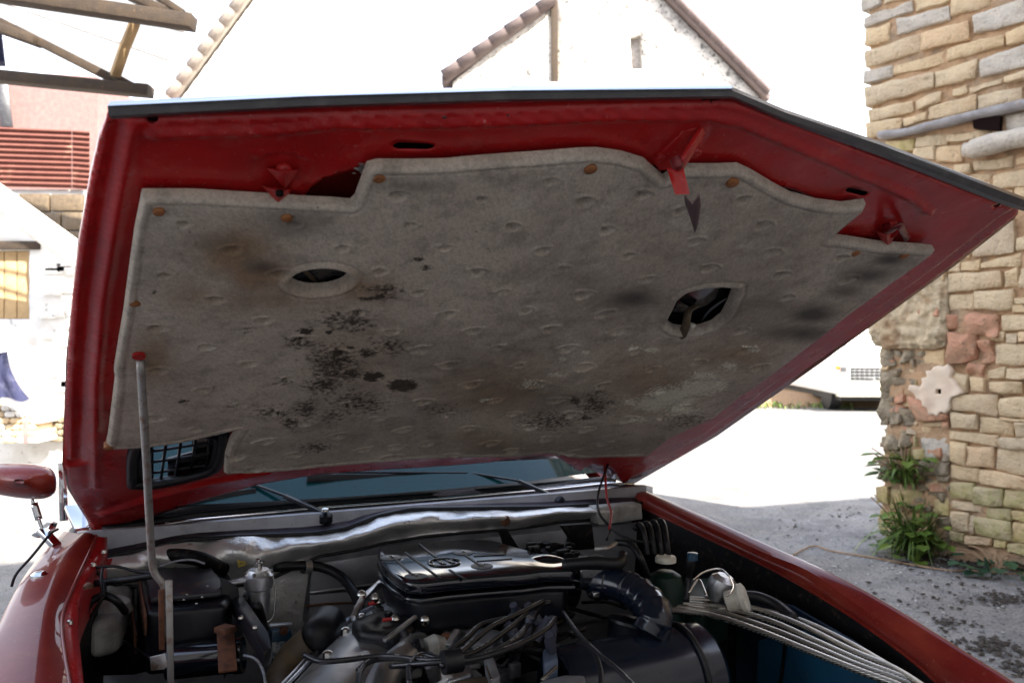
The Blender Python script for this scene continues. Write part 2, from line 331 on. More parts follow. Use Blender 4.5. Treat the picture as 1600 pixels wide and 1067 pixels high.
def bar(name, a, b, wdt, thk, m, parent=None, up=None, bw=.001):
    a = V3(a); b = V3(b); d = (b - a); L = d.length; d.normalize(); up = V3(up or Z)
    if abs(d.dot(up)) > .95: up = X
    s = d.cross(up).normalized(); t = s.cross(d).normalized()
    return box(name, (a + b) / 2, (L, wdt, thk), m, parent, (d, s, t), bw)
def resample(poly, step):
    out = []; n = len(poly)
    for i in range(n):
        a = V3((*poly[i], 0)); b = V3((*poly[(i + 1) % n], 0)); k = max(1, int((b - a).length / step))
        for j in range(k): q = a.lerp(b, j / k); out.append((q.x, q.y))
    return out
def inside(P, poly):
    x, y = P[:, 0], P[:, 1]; r = np.zeros(len(P), bool); n = len(poly)
    for i in range(n):
        x1, y1 = poly[i]; x2, y2 = poly[(i + 1) % n]
        if y1 == y2: continue
        c = ((y1 > y) != (y2 > y)) & (x < (x2 - x1) * (y - y1) / (y2 - y1) + x1); r ^= c
    return r
def dseg(P, line, closed=False):
    d = np.full(len(P), 1e9); n = len(line)
    for i in range(n if closed else n - 1):
        a = np.array(line[i]); b = np.array(line[(i + 1) % n]); ab = b - a; t = np.clip(((P - a) @ ab) / max(ab @ ab, 1e-12), 0, 1)
        d = np.minimum(d, np.linalg.norm(P - (a + t[:, None] * ab), axis=1))
    return d
def sheet2(outline, holes, step):
    ol = resample(outline, step); hs = [resample(h, step * .6) for h in holes]
    A = np.array(ol); x0, y0 = A.min(0); x1, y1 = A.max(0); gy = np.arange(y0, y1, step * .87); G = []
    for j, y in enumerate(gy):
        xs = np.arange(x0 + (j % 2) * step / 2, x1, step); G.append(np.stack([xs, np.full(len(xs), y)], 1))
    G = np.concatenate(G); k = inside(G, ol) & (dseg(G, ol, True) > step * .45)
    for h in hs: k &= ~inside(G, h) & (dseg(G, h, True) > step * .4)
    G = G[k]; pts = []; edges = []
    for loop in [ol] + hs:
        b = len(pts); n = len(loop); pts += loop; edges += [(b + i, b + (i + 1) % n) for i in range(n)]
    pts += [tuple(g) for g in G]
    r = delaunay_2d_cdt([V3((p[0], p[1])).to_2d() if False else __import__('mathutils').Vector((p[0], p[1])) for p in pts], edges, [], 0, 1e-6)
    P = np.array([(p.x, p.y) for p in r[0]]); T = np.array([f for f in r[2] if len(f) == 3])
    cen = P[T].mean(1); k = inside(cen, ol)
    for h in hs: k &= ~inside(cen, h)
    T = T[k]; used = np.unique(T); mp = -np.ones(len(P), int); mp[used] = np.arange(len(used)); return P[used], mp[T]
def sheet(name, outline, holes, step, m, parent, hf, frame, thick=0, attrs=None, kind=None, hthick=None):
    P, T = sheet2(outline, holes, step); h = hf(P)
    A_, B_, C_, O_ = frame
    W_ = np.array(O_)[None] + P[:, :1] * np.array(A_) + P[:, 1:2] * np.array(B_) + h[:, None] * np.array(C_)
    F = [tuple(t) for t in T.tolist()]; n0 = len(W_)
    if thick:
        cnt = {}
        for t in F:
            for a, b in ((t[0], t[1]), (t[1], t[2]), (t[2], t[0])):
                cnt[(a, b)] = 1
        be = [e for e in cnt if (e[1], e[0]) not in cnt]; idx = {}; ex = []
        bq = sorted({q for e in be for q in e}); dO = dict(zip(bq, dseg(P[bq], outline, True)))
        for a, b in be:
            for q in (a, b):
                if q not in idx: idx[q] = n0 + len(ex); ex.append(W_[q] + np.array(C_) * (hthick if hthick is not None and dO[q] > 1e-3 else thick))
            F.append((b, a, idx[a], idx[b]))
        W_ = np.concatenate([W_, np.array(ex)]); 
    o = put(name, [V3(p) for p in W_], F, m, parent, kind=kind)
    for k, fn in (attrs or {}).items():
        a = o.data.attributes.new(k, 'FLOAT', 'POINT'); vals = np.zeros(len(W_)); vals[:n0] = fn(P); a.data.foreach_set('value', vals.astype(np.float32))
    return o
HF = (HA, HD, HN, HO)

# ================================================================ SETTING
def gplane(name, x0, x1, y0, y1, z, m, n=1):
    return put(name, [(x0, y0, z), (x1, y0, z), (x1, y1, z), (x0, y1, z)], [(0, 1, 2, 3)], m, kind='structure', smooth=False)
gplane('ground', -900, 900, -900, 900, 0, M['concrete'])

# open barn behind the photographer: its roof edge throws the shade that covers the near yard
bd = V3((1, .37, 0)).normalized(); bn = V3((-bd.y, bd.x, 0))
bz = 6.4; Lsh = bz / math.tan(SUN_EL)
e0 = V3((1.54, 7.3, 0)) - V3((-.70, .714, 0)) * Lsh
barn = empty('stone_barn', e0, 'tall stone barn behind the photographer shading the near yard', 'barn')
bw_ = MB(); T_ = .5
def slab(a, b, z0, z1, th): return [a + Z * z0, b + Z * z0, b + Z * z0 - bn * th, a + Z * z0 - bn * th, a + Z * z1, b + Z * z1, b + Z * z1 - bn * th, a + Z * z1 - bn * th]
pa, pb = e0 - bd * 13, e0 + bd * 9
bw_.add(slab(pa, pb, -.1, bz - .3, .6), BF); bw_.build('wall', M['farstone'], barn, False)
prism('roof', [pa + Z * (bz - .3) + bn * .0, pa + Z * bz + bn * .0, pa + Z * (bz + 3) - bn * 5, pa + Z * (bz - .3) - bn * 10], (pb - pa), M['tilepurple'], barn, 0)

# ---------------------------------------------------------------- ruined stone wall on the right
wall = empty('stone_wall', WP(0, 0), 'broken end of a coursed buff stone wall on the right of the yard, weeds at its foot', 'wall')
edge_px = [(1352, -420), (1353, -300), (1352, -180), (1354, -60), (1352, 0), (1352, 60), (1353, 130), (1356, 170), (1358, 190), (1356, 230), (1360, 300), (1356, 360), (1352, 420), (1352, 470), (1358, 500), (1355, 520), (1372, 545), (1372, 570), (1380, 595), (1373, 612), (1375, 640), (1382, 672), (1378, 700), (1373, 720), (1376, 740), (1371, 775), (1378, 800), (1376, 830), (1380, 860)]
core = [(wsz(*p)[0] + .035, max(wsz(*p)[1], -.05)) for p in edge_px]
core[-1] = (core[-1][0], -.05); topz = core[0][1]
outl = core + [(5.2, -.05), (5.2, topz)]
def mort(P): return np.array([.03 * noise.noise(V3((p[0] * 7, p[1] * 7, 0))) + .012 * noise.noise(V3((p[0] * 31, p[1] * 31, 4))) for p in P])
sheet('mortar', outl, [], .05, M['mortar'], wall, mort, (WD, Z, WN, W0), thick=-.55)
put('wall_back', [WP(s, z, -.5) for s, z in outl], [tuple(range(len(outl)))], M['farstone'], wall, False)
def stone(q, m, d=.05, name='stone', rough=.012, rnd=.009, back=.10, rot=0):
    """q = four (s,z) corners: bottom left, bottom right, top right, top left"""
    nx, ny = 7, 6; KX = (0, .05, .22, .42, .6, .8, .95, 1); KY = (0, .09, .3, .52, .72, .91, 1); v = []; f = []; sd_ = random.random() * 100
    q = [V3((*p, 0)) for p in q]
    for j in range(ny + 1):
        for i in range(nx + 1):
            a, b = KX[i], KY[j]
            ea = min(a, 1 - a); eb = min(b, 1 - b)
            p = (q[0].lerp(q[1], a)).lerp(q[3].lerp(q[2], a), b)
            cen = (q[0] + q[1] + q[2] + q[3]) / 4
            if ea == 0 and eb == 0: p = p.lerp(cen, .025)
            jn = .006 + rough * .4
            p = p + V3((noise.noise(V3((p.x * 9 + sd_, p.y * 9, 0))) * jn, noise.noise(V3((p.x * 9, p.y * 9 + sd_, 5))) * jn, 0))
            dd = d + noise.noise(V3((p.x * 11, p.y * 11, sd_))) * rough * 1.6 + noise.noise(V3((p.x * 34, p.y * 34, sd_))) * .007 + rot * (a - .5)
            if ea == 0 or eb == 0: dd -= rnd
            v.append(WP(p.x, p.y, dd))
    W = nx + 1
    for j in range(ny):
        for i in range(nx): f.append((j * W + i, j * W + i + 1, (j + 1) * W + i + 1, (j + 1) * W + i))
    ring = [i for i in range(W)] + [j * W + nx for j in range(1, ny + 1)] + [ny * W + i for i in range(nx - 1, -1, -1)] + [j * W for j in range(ny - 1, 0, -1)]
    k = len(v)
    for i in ring: v.append(v[i] - WN * back)
    n = len(ring)
    for i in range(n): f.append((ring[(i + 1) % n], ring[i], k + i, k + (i + 1) % n))
    o = put(name, v, f, m, wall); flatsharp(o, 48); return o
ST = [  # crop row offset, then x0 yt0 yb0 x1 yt1 yb1 in 1/6.154 px, kind
 (0, 60,0,115,235,-45,50,'g'),(0,268,-5,50,520,-75,-12,'b'),(0,556,-5,115,905,-80,20,'b'),(0,915,-20,170,1290,-120,60,'b'),(0,1120,150,335,1660,-25,205,'g'),
 (0,72,170,275,545,10,110,'g'),(0,390,195,350,900,65,195,'g'),(0,75,285,455,330,225,395,'b'),(0,80,505,668,630,315,497,'b'),(0,637,325,492,1085,200,385,'b'),
 (0,80,690,818,350,635,742,'g'),(0,360,650,738,865,480,612,'b'),(0,875,475,605,1430,335,435,'b'),(0,1440,320,445,1660,245,395,'b'),
 (0,90,845,1038,748,698,848,'b'),(0,762,695,852,1160,570,748,'b'),(0,1190,590,748,1660,430,640,'g'),(0,925,860,925,1065,815,905,'b'),(0,1087,845,905,1410,755,808,'b'),(0,1425,748,805,1660,680,765,'b'),
 (150,140,140,255,570,45,155,'b'),(150,580,55,145,820,-45,65,'b'),(150,100,262,420,455,212,330,'b'),(150,465,220,300,690,160,240,'b'),(150,700,105,240,1160,-5,150,'b'),(150,1175,10,130,1590,-95,60,'b'),
 (150,1430,190,340,1680,130,310,'g'),(150,570,395,505,860,365,475,'b'),(150,870,375,445,1290,320,408,'b'),(150,300,450,560,560,415,530,'m'),
 (150,770,490,650,1025,470,632,'b'),(150,560,515,600,765,490,620,'b'),(150,930,665,760,1115,640,745,'b'),(150,1132,635,725,1510,575,690,'b'),(150,1535,605,665,1680,560,650,'b'),
 (150,1100,765,860,1300,748,865,'b'),(150,1310,765,895,1680,695,868,'b'),(150,1400,905,1000,1520,898,990,'b'),(150,1530,888,990,1680,868,990,'b'),
 (320,1115,350,505,1525,120,465,'b'),(320,1542,315,445,1680,295,440,'b'),(320,1030,410,512,1105,390,512,'b'),(320,870,545,645,1010,480,640,'b'),(320,1015,555,640,1190,512,622,'b'),(320,1200,560,605,1582,455,592,'b'),
 (320,888,665,850,1400,630,795,'b'),(320,1418,640,800,1555,600,795,'b'),(320,1562,612,795,1680,605,800,'b'),(320,785,610,722,850,600,735,'b'),(320,900,868,1015,1137,848,1005,'b'),(320,1150,838,1008,1512,808,1012,'b'),(320,1530,895,952,1680,875,945,'b'),(320,1515,958,1035,1680,955,1035,'b'),(320,640,935,1065,845,930,1065,'r'),
 (490,862,15,155,1032,0,155,'r'),(490,1050,5,222,1375,0,215,'r'),(490,1405,20,155,1680,8,155,'b'),(490,905,180,475,1170,228,450,'r'),(490,1188,258,472,1335,250,465,'r'),(490,1340,295,485,1680,285,495,'b'),
 (490,1290,180,262,1430,170,275,'b'),(490,1437,185,282,1562,178,278,'b'),(490,1572,180,272,1680,175,272,'b'),(490,1068,470,575,1245,488,605,'r'),(490,1275,540,612,1435,505,622,'b'),(490,1448,518,632,1680,525,632,'b'),
 (490,1100,600,745,1255,618,755,'b'),(490,930,560,725,1085,590,755,'b'),(490,1285,650,745,1605,648,782,'b'),(490,930,775,925,1372,768,972,'p'),(490,1390,805,982,1680,798,1015,'b'),
 (490,915,942,1095,1178,968,1118,'b'),(490,1190,985,1140,1520,1028,1175,'p'),(490,1540,1035,1182,1680,1045,1190,'b'),(490,1390,990,1022,1680,1018,1040,'b'),
 (650,912,138,212,1368,178,292,'b'),(650,1375,198,302,1680,205,332,'b'),(650,912,238,422,1062,252,470,'b'),(650,1072,282,470,1337,298,497,'b'),(650,1350,308,512,1680,325,575,'b'),(650,918,455,592,1188,498,642,'b'),(650,1194,498,642,1680,592,715,'b'),
 (650,903,620,782,1132,638,805,'m'),(650,1138,675,835,1422,688,862,'m'),(650,1434,695,862,1680,705,895,'m'),(650,918,798,872,1252,838,942,'b'),(650,1258,868,972,1497,888,1002,'m'),(650,1504,898,985,1680,908,1032,'m'),
 (780,918,108,292,1096,128,312,'b'),(780,1102,138,322,1137,138,322,'b'),(780,1143,158,325,1502,208,392,'m'),(780,1506,208,402,1680,222,415,'m'),(780,900,288,375,1042,318,425,'m'),(780,1050,338,425,1312,368,445,'b'),(780,1317,368,445,1452,388,462,'m'),(780,1460,415,500,1680,435,545,'m'),
 (490,640,362,485,852,338,492,'b'),(490,200,330,485,375,352,500,'d'),(490,240,500,792,445,500,802,'d'),(490,222,800,1060,430,822,1055,'d'),(490,410,905,1070,575,910,1070,'d'),(490,440,800,900,560,830,910,'b'),(490,380,330,490,640,330,400,'d'),
 (650,600,70,92,890,35,95,'b'),(650,635,85,190,893,108,195,'b'),(650,612,198,395,902,205,392,'g'),(650,625,420,560,900,420,575,'d'),(650,650,618,695,882,598,702,'b'),
 (650,325,690,885,622,715,862,'m'),(650,195,672,825,318,668,835,'m'),(650,215,888,965,400,925,985,'m'),(650,752,790,945,892,778,955,'m'),(650,250,110,330,420,120,330,'d'),(650,425,120,300,600,110,300,'d'),(650,205,390,620,420,380,620,'d'),(650,425,420,620,600,400,630,'d'),
 (780,200,160,300,400,180,330,'m'),(780,410,180,330,620,170,340,'d'),(780,640,160,340,890,150,350,'d')]
for (Y0, x0, a0, b0, x1, a1, b1, k) in ST:
    def cv(x, y): return wsz(1340 + x / 6.154, Y0 + y / 6.154)
    q = [cv(x0, b0), cv(x1, b1), cv(x1, a1), cv(x0, a0)]
    mm = {'b': 'stone', 'g': 'stonegrey', 'r': 'stonered', 'm': 'stonemoss', 'd': 'stonedark', 'p': 'stone'}[k]
    low = x0 < 895 and Y0 >= 490
    stone(q, M[mm], (.012 if low else .032) + random.uniform(-.012, .014), rough=.045 if k in 'dr' else .012, rot=random.uniform(-.012, .012))
random.seed(15)
for (xa, xb, ya, yb, dx, dy) in [(1376, 1432, 548, 700, 17, 15), (1432, 1484, 548, 575, 18, 12), (1446, 1484, 640, 662, 16, 9), (1378, 1484, 700, 852, 22, 15)]:
    y = ya; row = 0
    while y < yb:
        x = xa + random.uniform(-3, 3); hh = dy * random.uniform(.75, 1.3)
        while x < xb:
            l = dx * random.uniform(.6, 1.4); q = [wsz(x + .8, y + hh - .8), wsz(min(x + l, xb + 2) - .8, y + hh - .8), wsz(min(x + l, xb + 2) - .8, y + .8), wsz(x + .8, y + .8)]
            stone(q, M[random.choice(['stonedark', 'stonedark', 'stonemoss', 'stonered', 'stone'])], random.uniform(-.012, .012), rough=.035, rnd=.02); x += l
        y += hh
# courses carrying on above and to the right of the picture
smax = wsz(1612, 500)[0] + .02; zt = wsz(1480, -20)[1]
z = .02
while z < topz - .1:
    hgt = random.choice((.10, .13, .15, .18)); s = smax if z < zt + .05 else wsz(1352, 0)[0] + random.uniform(0, .05)
    while s < 3.4:
        l = random.uniform(.2, .48); stone([(s, z), (s + l, z), (s + l, z + hgt), (s, z + hgt)], M['stone'], .045 + random.uniform(-.01, .01), rot=random.uniform(-.01, .01)); s += l + .014
    z += hgt + .014
# rendered patch and pale plaster
rp = [wsz(*p) for p in [(1360, 470), (1410, 440), (1450, 415), (1476, 425), (1484, 440), (1484, 500), (1483, 540), (1462, 545), (1420, 543), (1395, 545), (1375, 540), (1360, 520), (1357, 500)]]
sheet('render_patch', rp, [], .014, M['render'], wall, lambda P: np.array([.07 + .045 * noise.noise(V3((p[0] * 6, p[1] * 6, 0))) + .03 * noise.noise(V3((p[0] * 19, p[1] * 19, 3))) + .012 * noise.noise(V3((p[0] * 50, p[1] * 50, 3))) for p in P]) - .03 * (dseg(P, rp, True) < .02), (WD, Z, WN, W0), thick=-.12)
pp = [wsz(*p) for p in [(1466, 573), (1474, 570), (1480, 573), (1488, 568), (1494, 580), (1491, 588), (1499, 596), (1511, 613), (1503, 617), (1494, 619), (1490, 628), (1491, 637), (1484, 645), (1478, 641), (1472, 649), (1466, 646), (1459, 647), (1455, 636), (1449, 633), (1447, 625), (1438, 622), (1434, 614), (1426, 608), (1428, 601), (1436, 602), (1444, 606), (1449, 598), (1448, 590), (1456, 588), (1454, 578), (1461, 580)]]
hole = [wsz(*p) for p in [(1469, 607), (1478, 607), (1478, 614.5), (1469, 614.5)]]
sheet('plaster_patch', pp, [hole], .015, M['plaster'], wall, lambda P: np.array([.062 + .012 * noise.noise(V3((p[0] * 12, p[1] * 12, 0))) for p in P]), (WD, Z, WN, W0), thick=-.06)
put('bolt_hole', [WP(s, z, .025) for s, z in [wsz(1466, 604), wsz(1481, 604), wsz(1481, 617), wsz(1466, 617)]], [(0, 1, 2, 3)], M['dirtblack'], wall, False)
rd = [wsz(*p) for p in [(1422, 618), (1445, 622), (1456, 640), (1484, 646), (1484, 655), (1440, 658), (1432, 645)]]
sheet('clay_patch', rd, [], .03, M['stonered'], wall, lambda P: np.array([.055 + .015 * noise.noise(V3((p[0] * 12, p[1] * 12, 0))) for p in P]), (WD, Z, WN, W0), thick=-.06)
# timber, socket and corbel built into the wall
bpts = [WP(*wsz(x, y), .06) for x, y in [(1382, 213), (1420, 209), (1460, 199), (1500, 190), (1540, 180), (1570, 174), (1610, 165), (1700, 147)]]
wire('timber', bpts, .042, M['greywood'], wall, 10, 4, rf=lambda t, l: .036 + .012 * t + .006 * noise.noise(V3((l * 7, 0, 0))), flat=.75)
put('socket', [WP(*wsz(x, y), .068) for x, y in [(1527, 182), (1571, 184), (1569, 207), (1529, 203)]] + [WP(*wsz(x, y), .03) for x, y in [(1527, 182), (1571, 184), (1569, 207), (1529, 203)]], BF, mat('socket_dark', (.012, .006, .006), .9, spec=.05), wall, False)
wire('corbel', [WP(*wsz(x, y), .09) for x, y in [(1518, 237), (1530, 236), (1560, 228), (1600, 219), (1660, 208)]], .06, M['stonegrey'], wall, 10, 3, rf=lambda t, l: (.045 if t < .06 else .062) + .01 * noise.noise(V3((l * 9, 2, 0))))

# ---------------------------------------------------------------- weeds
def blade(mb, p, d, L, wd, droop):
    p = V3(p); d = V3(d).normalized(); s = d.cross(Z).normalized(); n = 5; v = []
    for i in range(n + 1):
        t = i / n; c = p + d * (L * t) - Z * (droop * t * t * L); wv = wd * (math.sin(math.pi * min(1, t * .9 + .1))) * .5; v += [c - s * wv, c + s * wv + Z * wv * .3]
    mb.add(v, [(2 * i, 2 * i + 1, 2 * i + 3, 2 * i + 2) for i in range(n)])
def broad(p, d, L, wd, m, parent, lobes=5):
    p = V3(p); d = V3(d).normalized(); s = d.cross(Z).normalized(); up = s.cross(d); v = [p]; N = 14
    for i in range(N + 1):
        t = i / N; a = (t - .5) * 5.0; r = 1 - .22 * abs(math.sin(a * lobes / 2)); v.append(p + d * (L * .5 * (1 + math.cos(a) * r)) + s * (wd * .5 * math.sin(a) * r) + up * (.12 * L * abs(math.sin(a))) - Z * (.10 * L * (1 + math.cos(a))))
    v[0] = p + d * L * .1
    return put('leaf', v, [(0, i, i + 1) for i in range(1, N + 1)], m, parent)
def weed(name, base, h, n, nb, label, m=None, spread=.5, group=None, L0=.1):
    r = empty(name, base, label, 'plant', group); mb = MB()
    for i in range(n):
        a = random.uniform(0, 6.28); q = V3(base) + V3((math.cos(a), math.sin(a), 0)) * random.uniform(0, spread * .3) + Z * random.uniform(0, h * .3)
        blade(mb, q, V3((math.cos(a) * random.uniform(.1, .9), math.sin(a) * random.uniform(.1, .9), random.uniform(.6, 1.4))) + WN * .25, h * random.uniform(.3, 1), random.uniform(.006, .026), random.uniform(.1, 1.0))
    mb.build('grass_blades', m or M['leaf'], r, kind='stuff')
    for i in range(nb):
        a = random.uniform(0, 6.28); q = V3(base) + V3((math.cos(a), math.sin(a), 0)) * random.uniform(0, spread * .6) + Z * random.uniform(.02, h * .7)
        broad(q, V3((math.cos(a), math.sin(a), random.uniform(-.1, .6))) + WN * .5, random.uniform(.8, 1.3) * L0, random.uniform(.7, 1.1) * L0, m or M['leaf'], r)
    st = MB()
    for i in range(9):
        a = random.uniform(0, 6.28); e = V3(base) + V3((math.cos(a), math.sin(a), 0)) * spread * .5 + Z * h * random.uniform(.5, 1) + WN * .1
        v, f, _ = tube([V3(base), V3(base).lerp(e, .5) + Z * .05, e], .004, 5, 4); st.add(v, f)
    st.build('stem', M['straw'], r)
    return r
weed('weed_clump', WP(*wsz(1422, 758), .08), .30, 120, 44, 'leafy weeds rooted part way up the broken stone wall end', spread=.30)
weed('weed_clump', WP(wsz(1442, 850)[0], 0, .12), .46, 230, 80, 'tall bright grass and weeds at the foot of the broken stone wall end', spread=.42, L0=.10)
weed('weed_clump', WP(wsz(1575, 880)[0], 0, .16), .14, 12, 34, 'low dark nettle at the foot of the coursed stone wall by the right edge', M['leafdark'], spread=.42, L0=.09)
stem = [onz(x, y, .012) for x, y in [(1235, 868), (1270, 852), (1300, 860), (1350, 868), (1400, 877), (1440, 884), (1480, 890), (1520, 891), (1560, 894), (1620, 898)]]
tag(wire('dry_stem', stem, .0055, M['straw'], None, 6, 5), 'long dry brown stem lying on the concrete in front of the wall weeds', 'plant stem')
lt = MB()
def flake(mb, p, r):
    a = random.uniform(0, 6.28); n = random.choice((4, 5, 6)); c = V3(p); v = [c + V3((math.cos(a + 6.28 * i / n) * r * random.uniform(.6, 1.3), math.sin(a + 6.28 * i / n) * r * random.uniform(.5, 1.1), random.uniform(0, r * .6))) for i in range(n)] + [c + Z * (r * .7)]
    mb.add(v, [(i, (i + 1) % n, n) for i in range(n)])
for (x, y, sx, sy, k) in [(1440, 868, 60, 7, 170), (1480, 880, 70, 8, 150), (1520, 885, 60, 10, 110), (1355, 838, 10, 6, 14), (1570, 935, 50, 12, 110), (1480, 975, 20, 10, 30), (1540, 1010, 60, 14, 110), (1590, 1035, 30, 20, 60), (1330, 800, 60, 20, 20), (1450, 940, 140, 60, 110), (1250, 820, 90, 30, 30)]:
    for i in range(k):
        px, py = random.gauss(x, sx * .5), random.gauss(y, sy * .5)
        if py > 790: flake(lt, onz(px, py, .004), random.uniform(.006, .02))
lt.build('leaf_litter', M['litter'], None, kind='stuff')
gr_ = MB()
for i in range(260):
    px, py = random.choice(((random.gauss(1460, 50), random.gauss(880, 8)), (random.uniform(1200, 1600), random.uniform(800, 1050)))); flake(gr_, onz(px, py, .003), random.uniform(.004, .011))
gv = MB()
for i in range(2600):
    px, py = random.uniform(1060, 1640), 790 + 300 * random.random() ** 1.3; flake(gv, onz(px, py, .001), random.uniform(.003, .010))
gv.build('gravel', mat('gravel', (.17, .17, .17), .9, var=[(40, .45, .55, (.07, .07, .07), .9), (25, .55, .62, (.3, .29, .28), .9)]), None, kind='stuff')
gr_.build('grit', M['grit'], None, kind='stuff')

# ---------------------------------------------------------------- far bank, van
vy = 17.5
def vb(name, x0, y0, x1, y1, d, m, parent, th=.05, bw=.01):
    a = at(x0, y0, d); b = at(x1, y1, d); return box(name, ((a.x + b.x) / 2, d + th / 2, (a.z + b.z) / 2), (abs(b.x - a.x), th, abs(a.z - b.z)), m, parent, (V3((1, 0, 0)), V3((0, 1, 0)), Z), bw)
van = empty('white_van', (at(1375, 636, vy).x, vy, 0), 'white delivery van parked beyond the yard, half hidden behind the broken wall', 'van')
x0v = at(1309, 600, vy).x; wv = 1.9
prof = [(0, .34), (0, .95), (-.1, 1.05), (.75, 1.25), (1.25, 2.15), (1.5, 2.3), (5.2, 2.35), (5.3, .4)]
prism('body', [V3((x0v, vy + .05 + y, z)) for y, z in prof], V3((wv, 0, 0)), M['white'], van, .05, 3)
prism('windscreen', [V3((x0v + .12, vy + .79, 1.33)), V3((x0v + wv - .12, vy + .79, 1.33)), V3((x0v + wv - .2, vy + 1.22, 2.07)), V3((x0v + .2, vy + 1.22, 2.07))], V3((0, -.02, .012)), M['white'], van, 0)
ax3 = (V3((1, 0, 0)), V3((0, 1, 0)), Z)
box('bumper', (x0v + wv / 2, vy - .02, .37), (wv + .04, .22, .13), M['cream'], van, ax3, .03)
box('grille', (x0v + wv / 2, vy + .02, .76), (1.45, .06, .28), M['white'], van, ax3, .005)
for i in range(4):
    for j in range(14):
        if i == 0 and 3 <= j <= 4: continue
        box('grille_slot', (x0v + .29 + j * .098, vy - .02, .66 + i * .066), (.080, .02, .044), M['vanblack'], van, ax3, 0)
box('badge', (x0v + .62, vy - .03, .655), (.17, .02, .05), M['trim'], van, ax3, .004)
for dx in (.13, wv - .13): box('headlight', (x0v + dx, vy + .01, .82), (.18, .06, .2), M['chrome'], van, ax3, .02)
box('indicator', (x0v + .02, vy + .06, .88), (.06, .1, .07), M['orange'], van, ax3, .01)
pl = box('number_plate', (x0v + .58, vy - .145, .52), (.52, .012, .11), M['label'] if False else M['white'], van, ax3, .003)
box('plate_band', (x0v + .345, vy - .155, .52), (.045, .01, .105), M['bluetag'], pl, ax3, 0)
for dx in (.14, wv - .14):
    for dy in (.75, 4.2): turned('wheel', V3((x0v + dx - .11, vy + dy, .33)), V3((1, 0, 0)), [(0, .22), (0, .33), (.22, .33), (.22, .22)], M['vanblack'], van)
box('underbody', (x0v + wv / 2, vy + 2.6, .28), (wv - .2, 5, .12), M['vanblack'], van, ax3, 0)
box('mirror', (x0v - .13, vy + .9, 1.35), (.12, .12, .32), M['vanblack'], van, ax3, .02)
# low bank with weeds by the van
bk = MB()
for i in range(400):
    px = random.uniform(1040, 1325); q = at(px, 634, 18.5); q.z = 0; blade(bk, q + V3((0, random.uniform(-.3, .6), 0)), V3((random.uniform(-.6, .6), random.uniform(-.4, .2), 1)), random.uniform(.08, .30), .04, .5)
bk.build('verge_weeds', M['leaf'], None, kind='stuff')
q0, q1 = at(1000, 637, 19), at(1420, 632, 19)
put('earth_bank', [(q0.x - 3, 18.7, .0), (q1.x + 2, 18.7, .0), (q1.x + 2, 19.3, .28), (q0.x - 3, 19.3, .22), (q1.x + 2, 22, .3), (q0.x - 3, 22, .25)], [(0, 1, 2, 3), (3, 2, 4, 5)], M['straw'], None, kind='structure')

# ---------------------------------------------------------------- gable house in the distance
gy = 26
hx = empty('gabled_house', (at(1000, 500, gy).x, gy, 0), 'pale stone gabled house rising behind the bonnet with one small slit window', 'house')
def gp(x, y, d=gy): return at(x, y, d)
peak = gp(946, -92); le = gp(872, -20); re = gp(1185, 150); re2 = gp(1185, 700)
wp_ = [V3((le.x, gy, -.1)), V3((re.x, gy, -.1)), re, peak, le]
win = [gp(984, 55), gp(1002, 55), gp(1005, 108), gp(987, 108)]
def xz(p): return (p.x, p.z)
sheet('wall', [xz(p) for p in wp_], [[xz(p) for p in win]], .6, M['farstone'], hx, lambda P: 0 * P[:, 0] + gy, ((1, 0, 0), (0, 0, 1), (0, 1, 0), (0, 0, 0)), thick=8)
vb('window', 982, 50, 1007, 112, gy + .3, M['greywood'], hx, .1)
def verge(parent, a, b, n, tl, rad, m, dpt=1.0, nm='verge_tile'):
    a = V3(a); b = V3(b); d = (b - a) / n
    for i in range(n):
        p = a + d * i; v, f = lathe(p, d, [(0, rad), (d.length * .95, rad * .82), (d.length * 1.04, rad * .8)], 8)
        put(nm, v, f, m, parent)
roofv = V3((0, 8.4, 0))
prism('roof', [peak + Z * .02 + V3((0, -.25, 0)), re + V3((.25, -.25, -.18)), re + V3((.3, -.25, -.05)), peak + V3((0, -.25, .22))], roofv, M['tilepurple'], hx, 0)
prism('roof', [peak + Z * .02 + V3((0, -.25, 0)), le + V3((-.25, -.25, -.18)), le + V3((-.3, -.25, -.05)), peak + V3((0, -.25, .22))], roofv, M['tilepurple'], hx, 0)
verge(hx, peak + V3((.05, -.3, .2)), re + V3((.25, -.3, .06)), 14, .3, .10, M['tilepurple'])
h2 = empty('lower_house', (at(800, 500, 25).x, 25, 0), 'low pale house with a stepped brown tile verge left of the gabled house', 'house')
a2, b2 = at(708, 122, 25), at(862, 4, 25)
wl = [V3((a2.x, 25, -.1)), V3((at(871, 0, 25).x, 25, -.1)), V3((at(871, 0, 25).x, 25, b2.z + .1)), V3((a2.x, 25, a2.z - .1))]
prism('wall', wl, V3((0, 6, 0)), M['farstone'], h2, 0)
prism('roof', [a2 + V3((-.3, -.3, -.25)), b2 + V3((.1, -.3, -.1)), b2 + V3((.1, -.3, .12)), a2 + V3((-.3, -.3, 0))], V3((0, 6.6, 0)), M['tilepurple'], h2, 0)
verge(h2, a2 + V3((-.25, -.35, -.03)), b2 + V3((.05, -.35, .02)), 7, .4, .17, M['tilepurple'])
vb('quoin', 861, 2, 872, 134, 24.9, M['wood'], h2, .2)
vb('lead_flashing', 800, 128, 872, 136, 24.8, M['greysteel'], h2, .2)

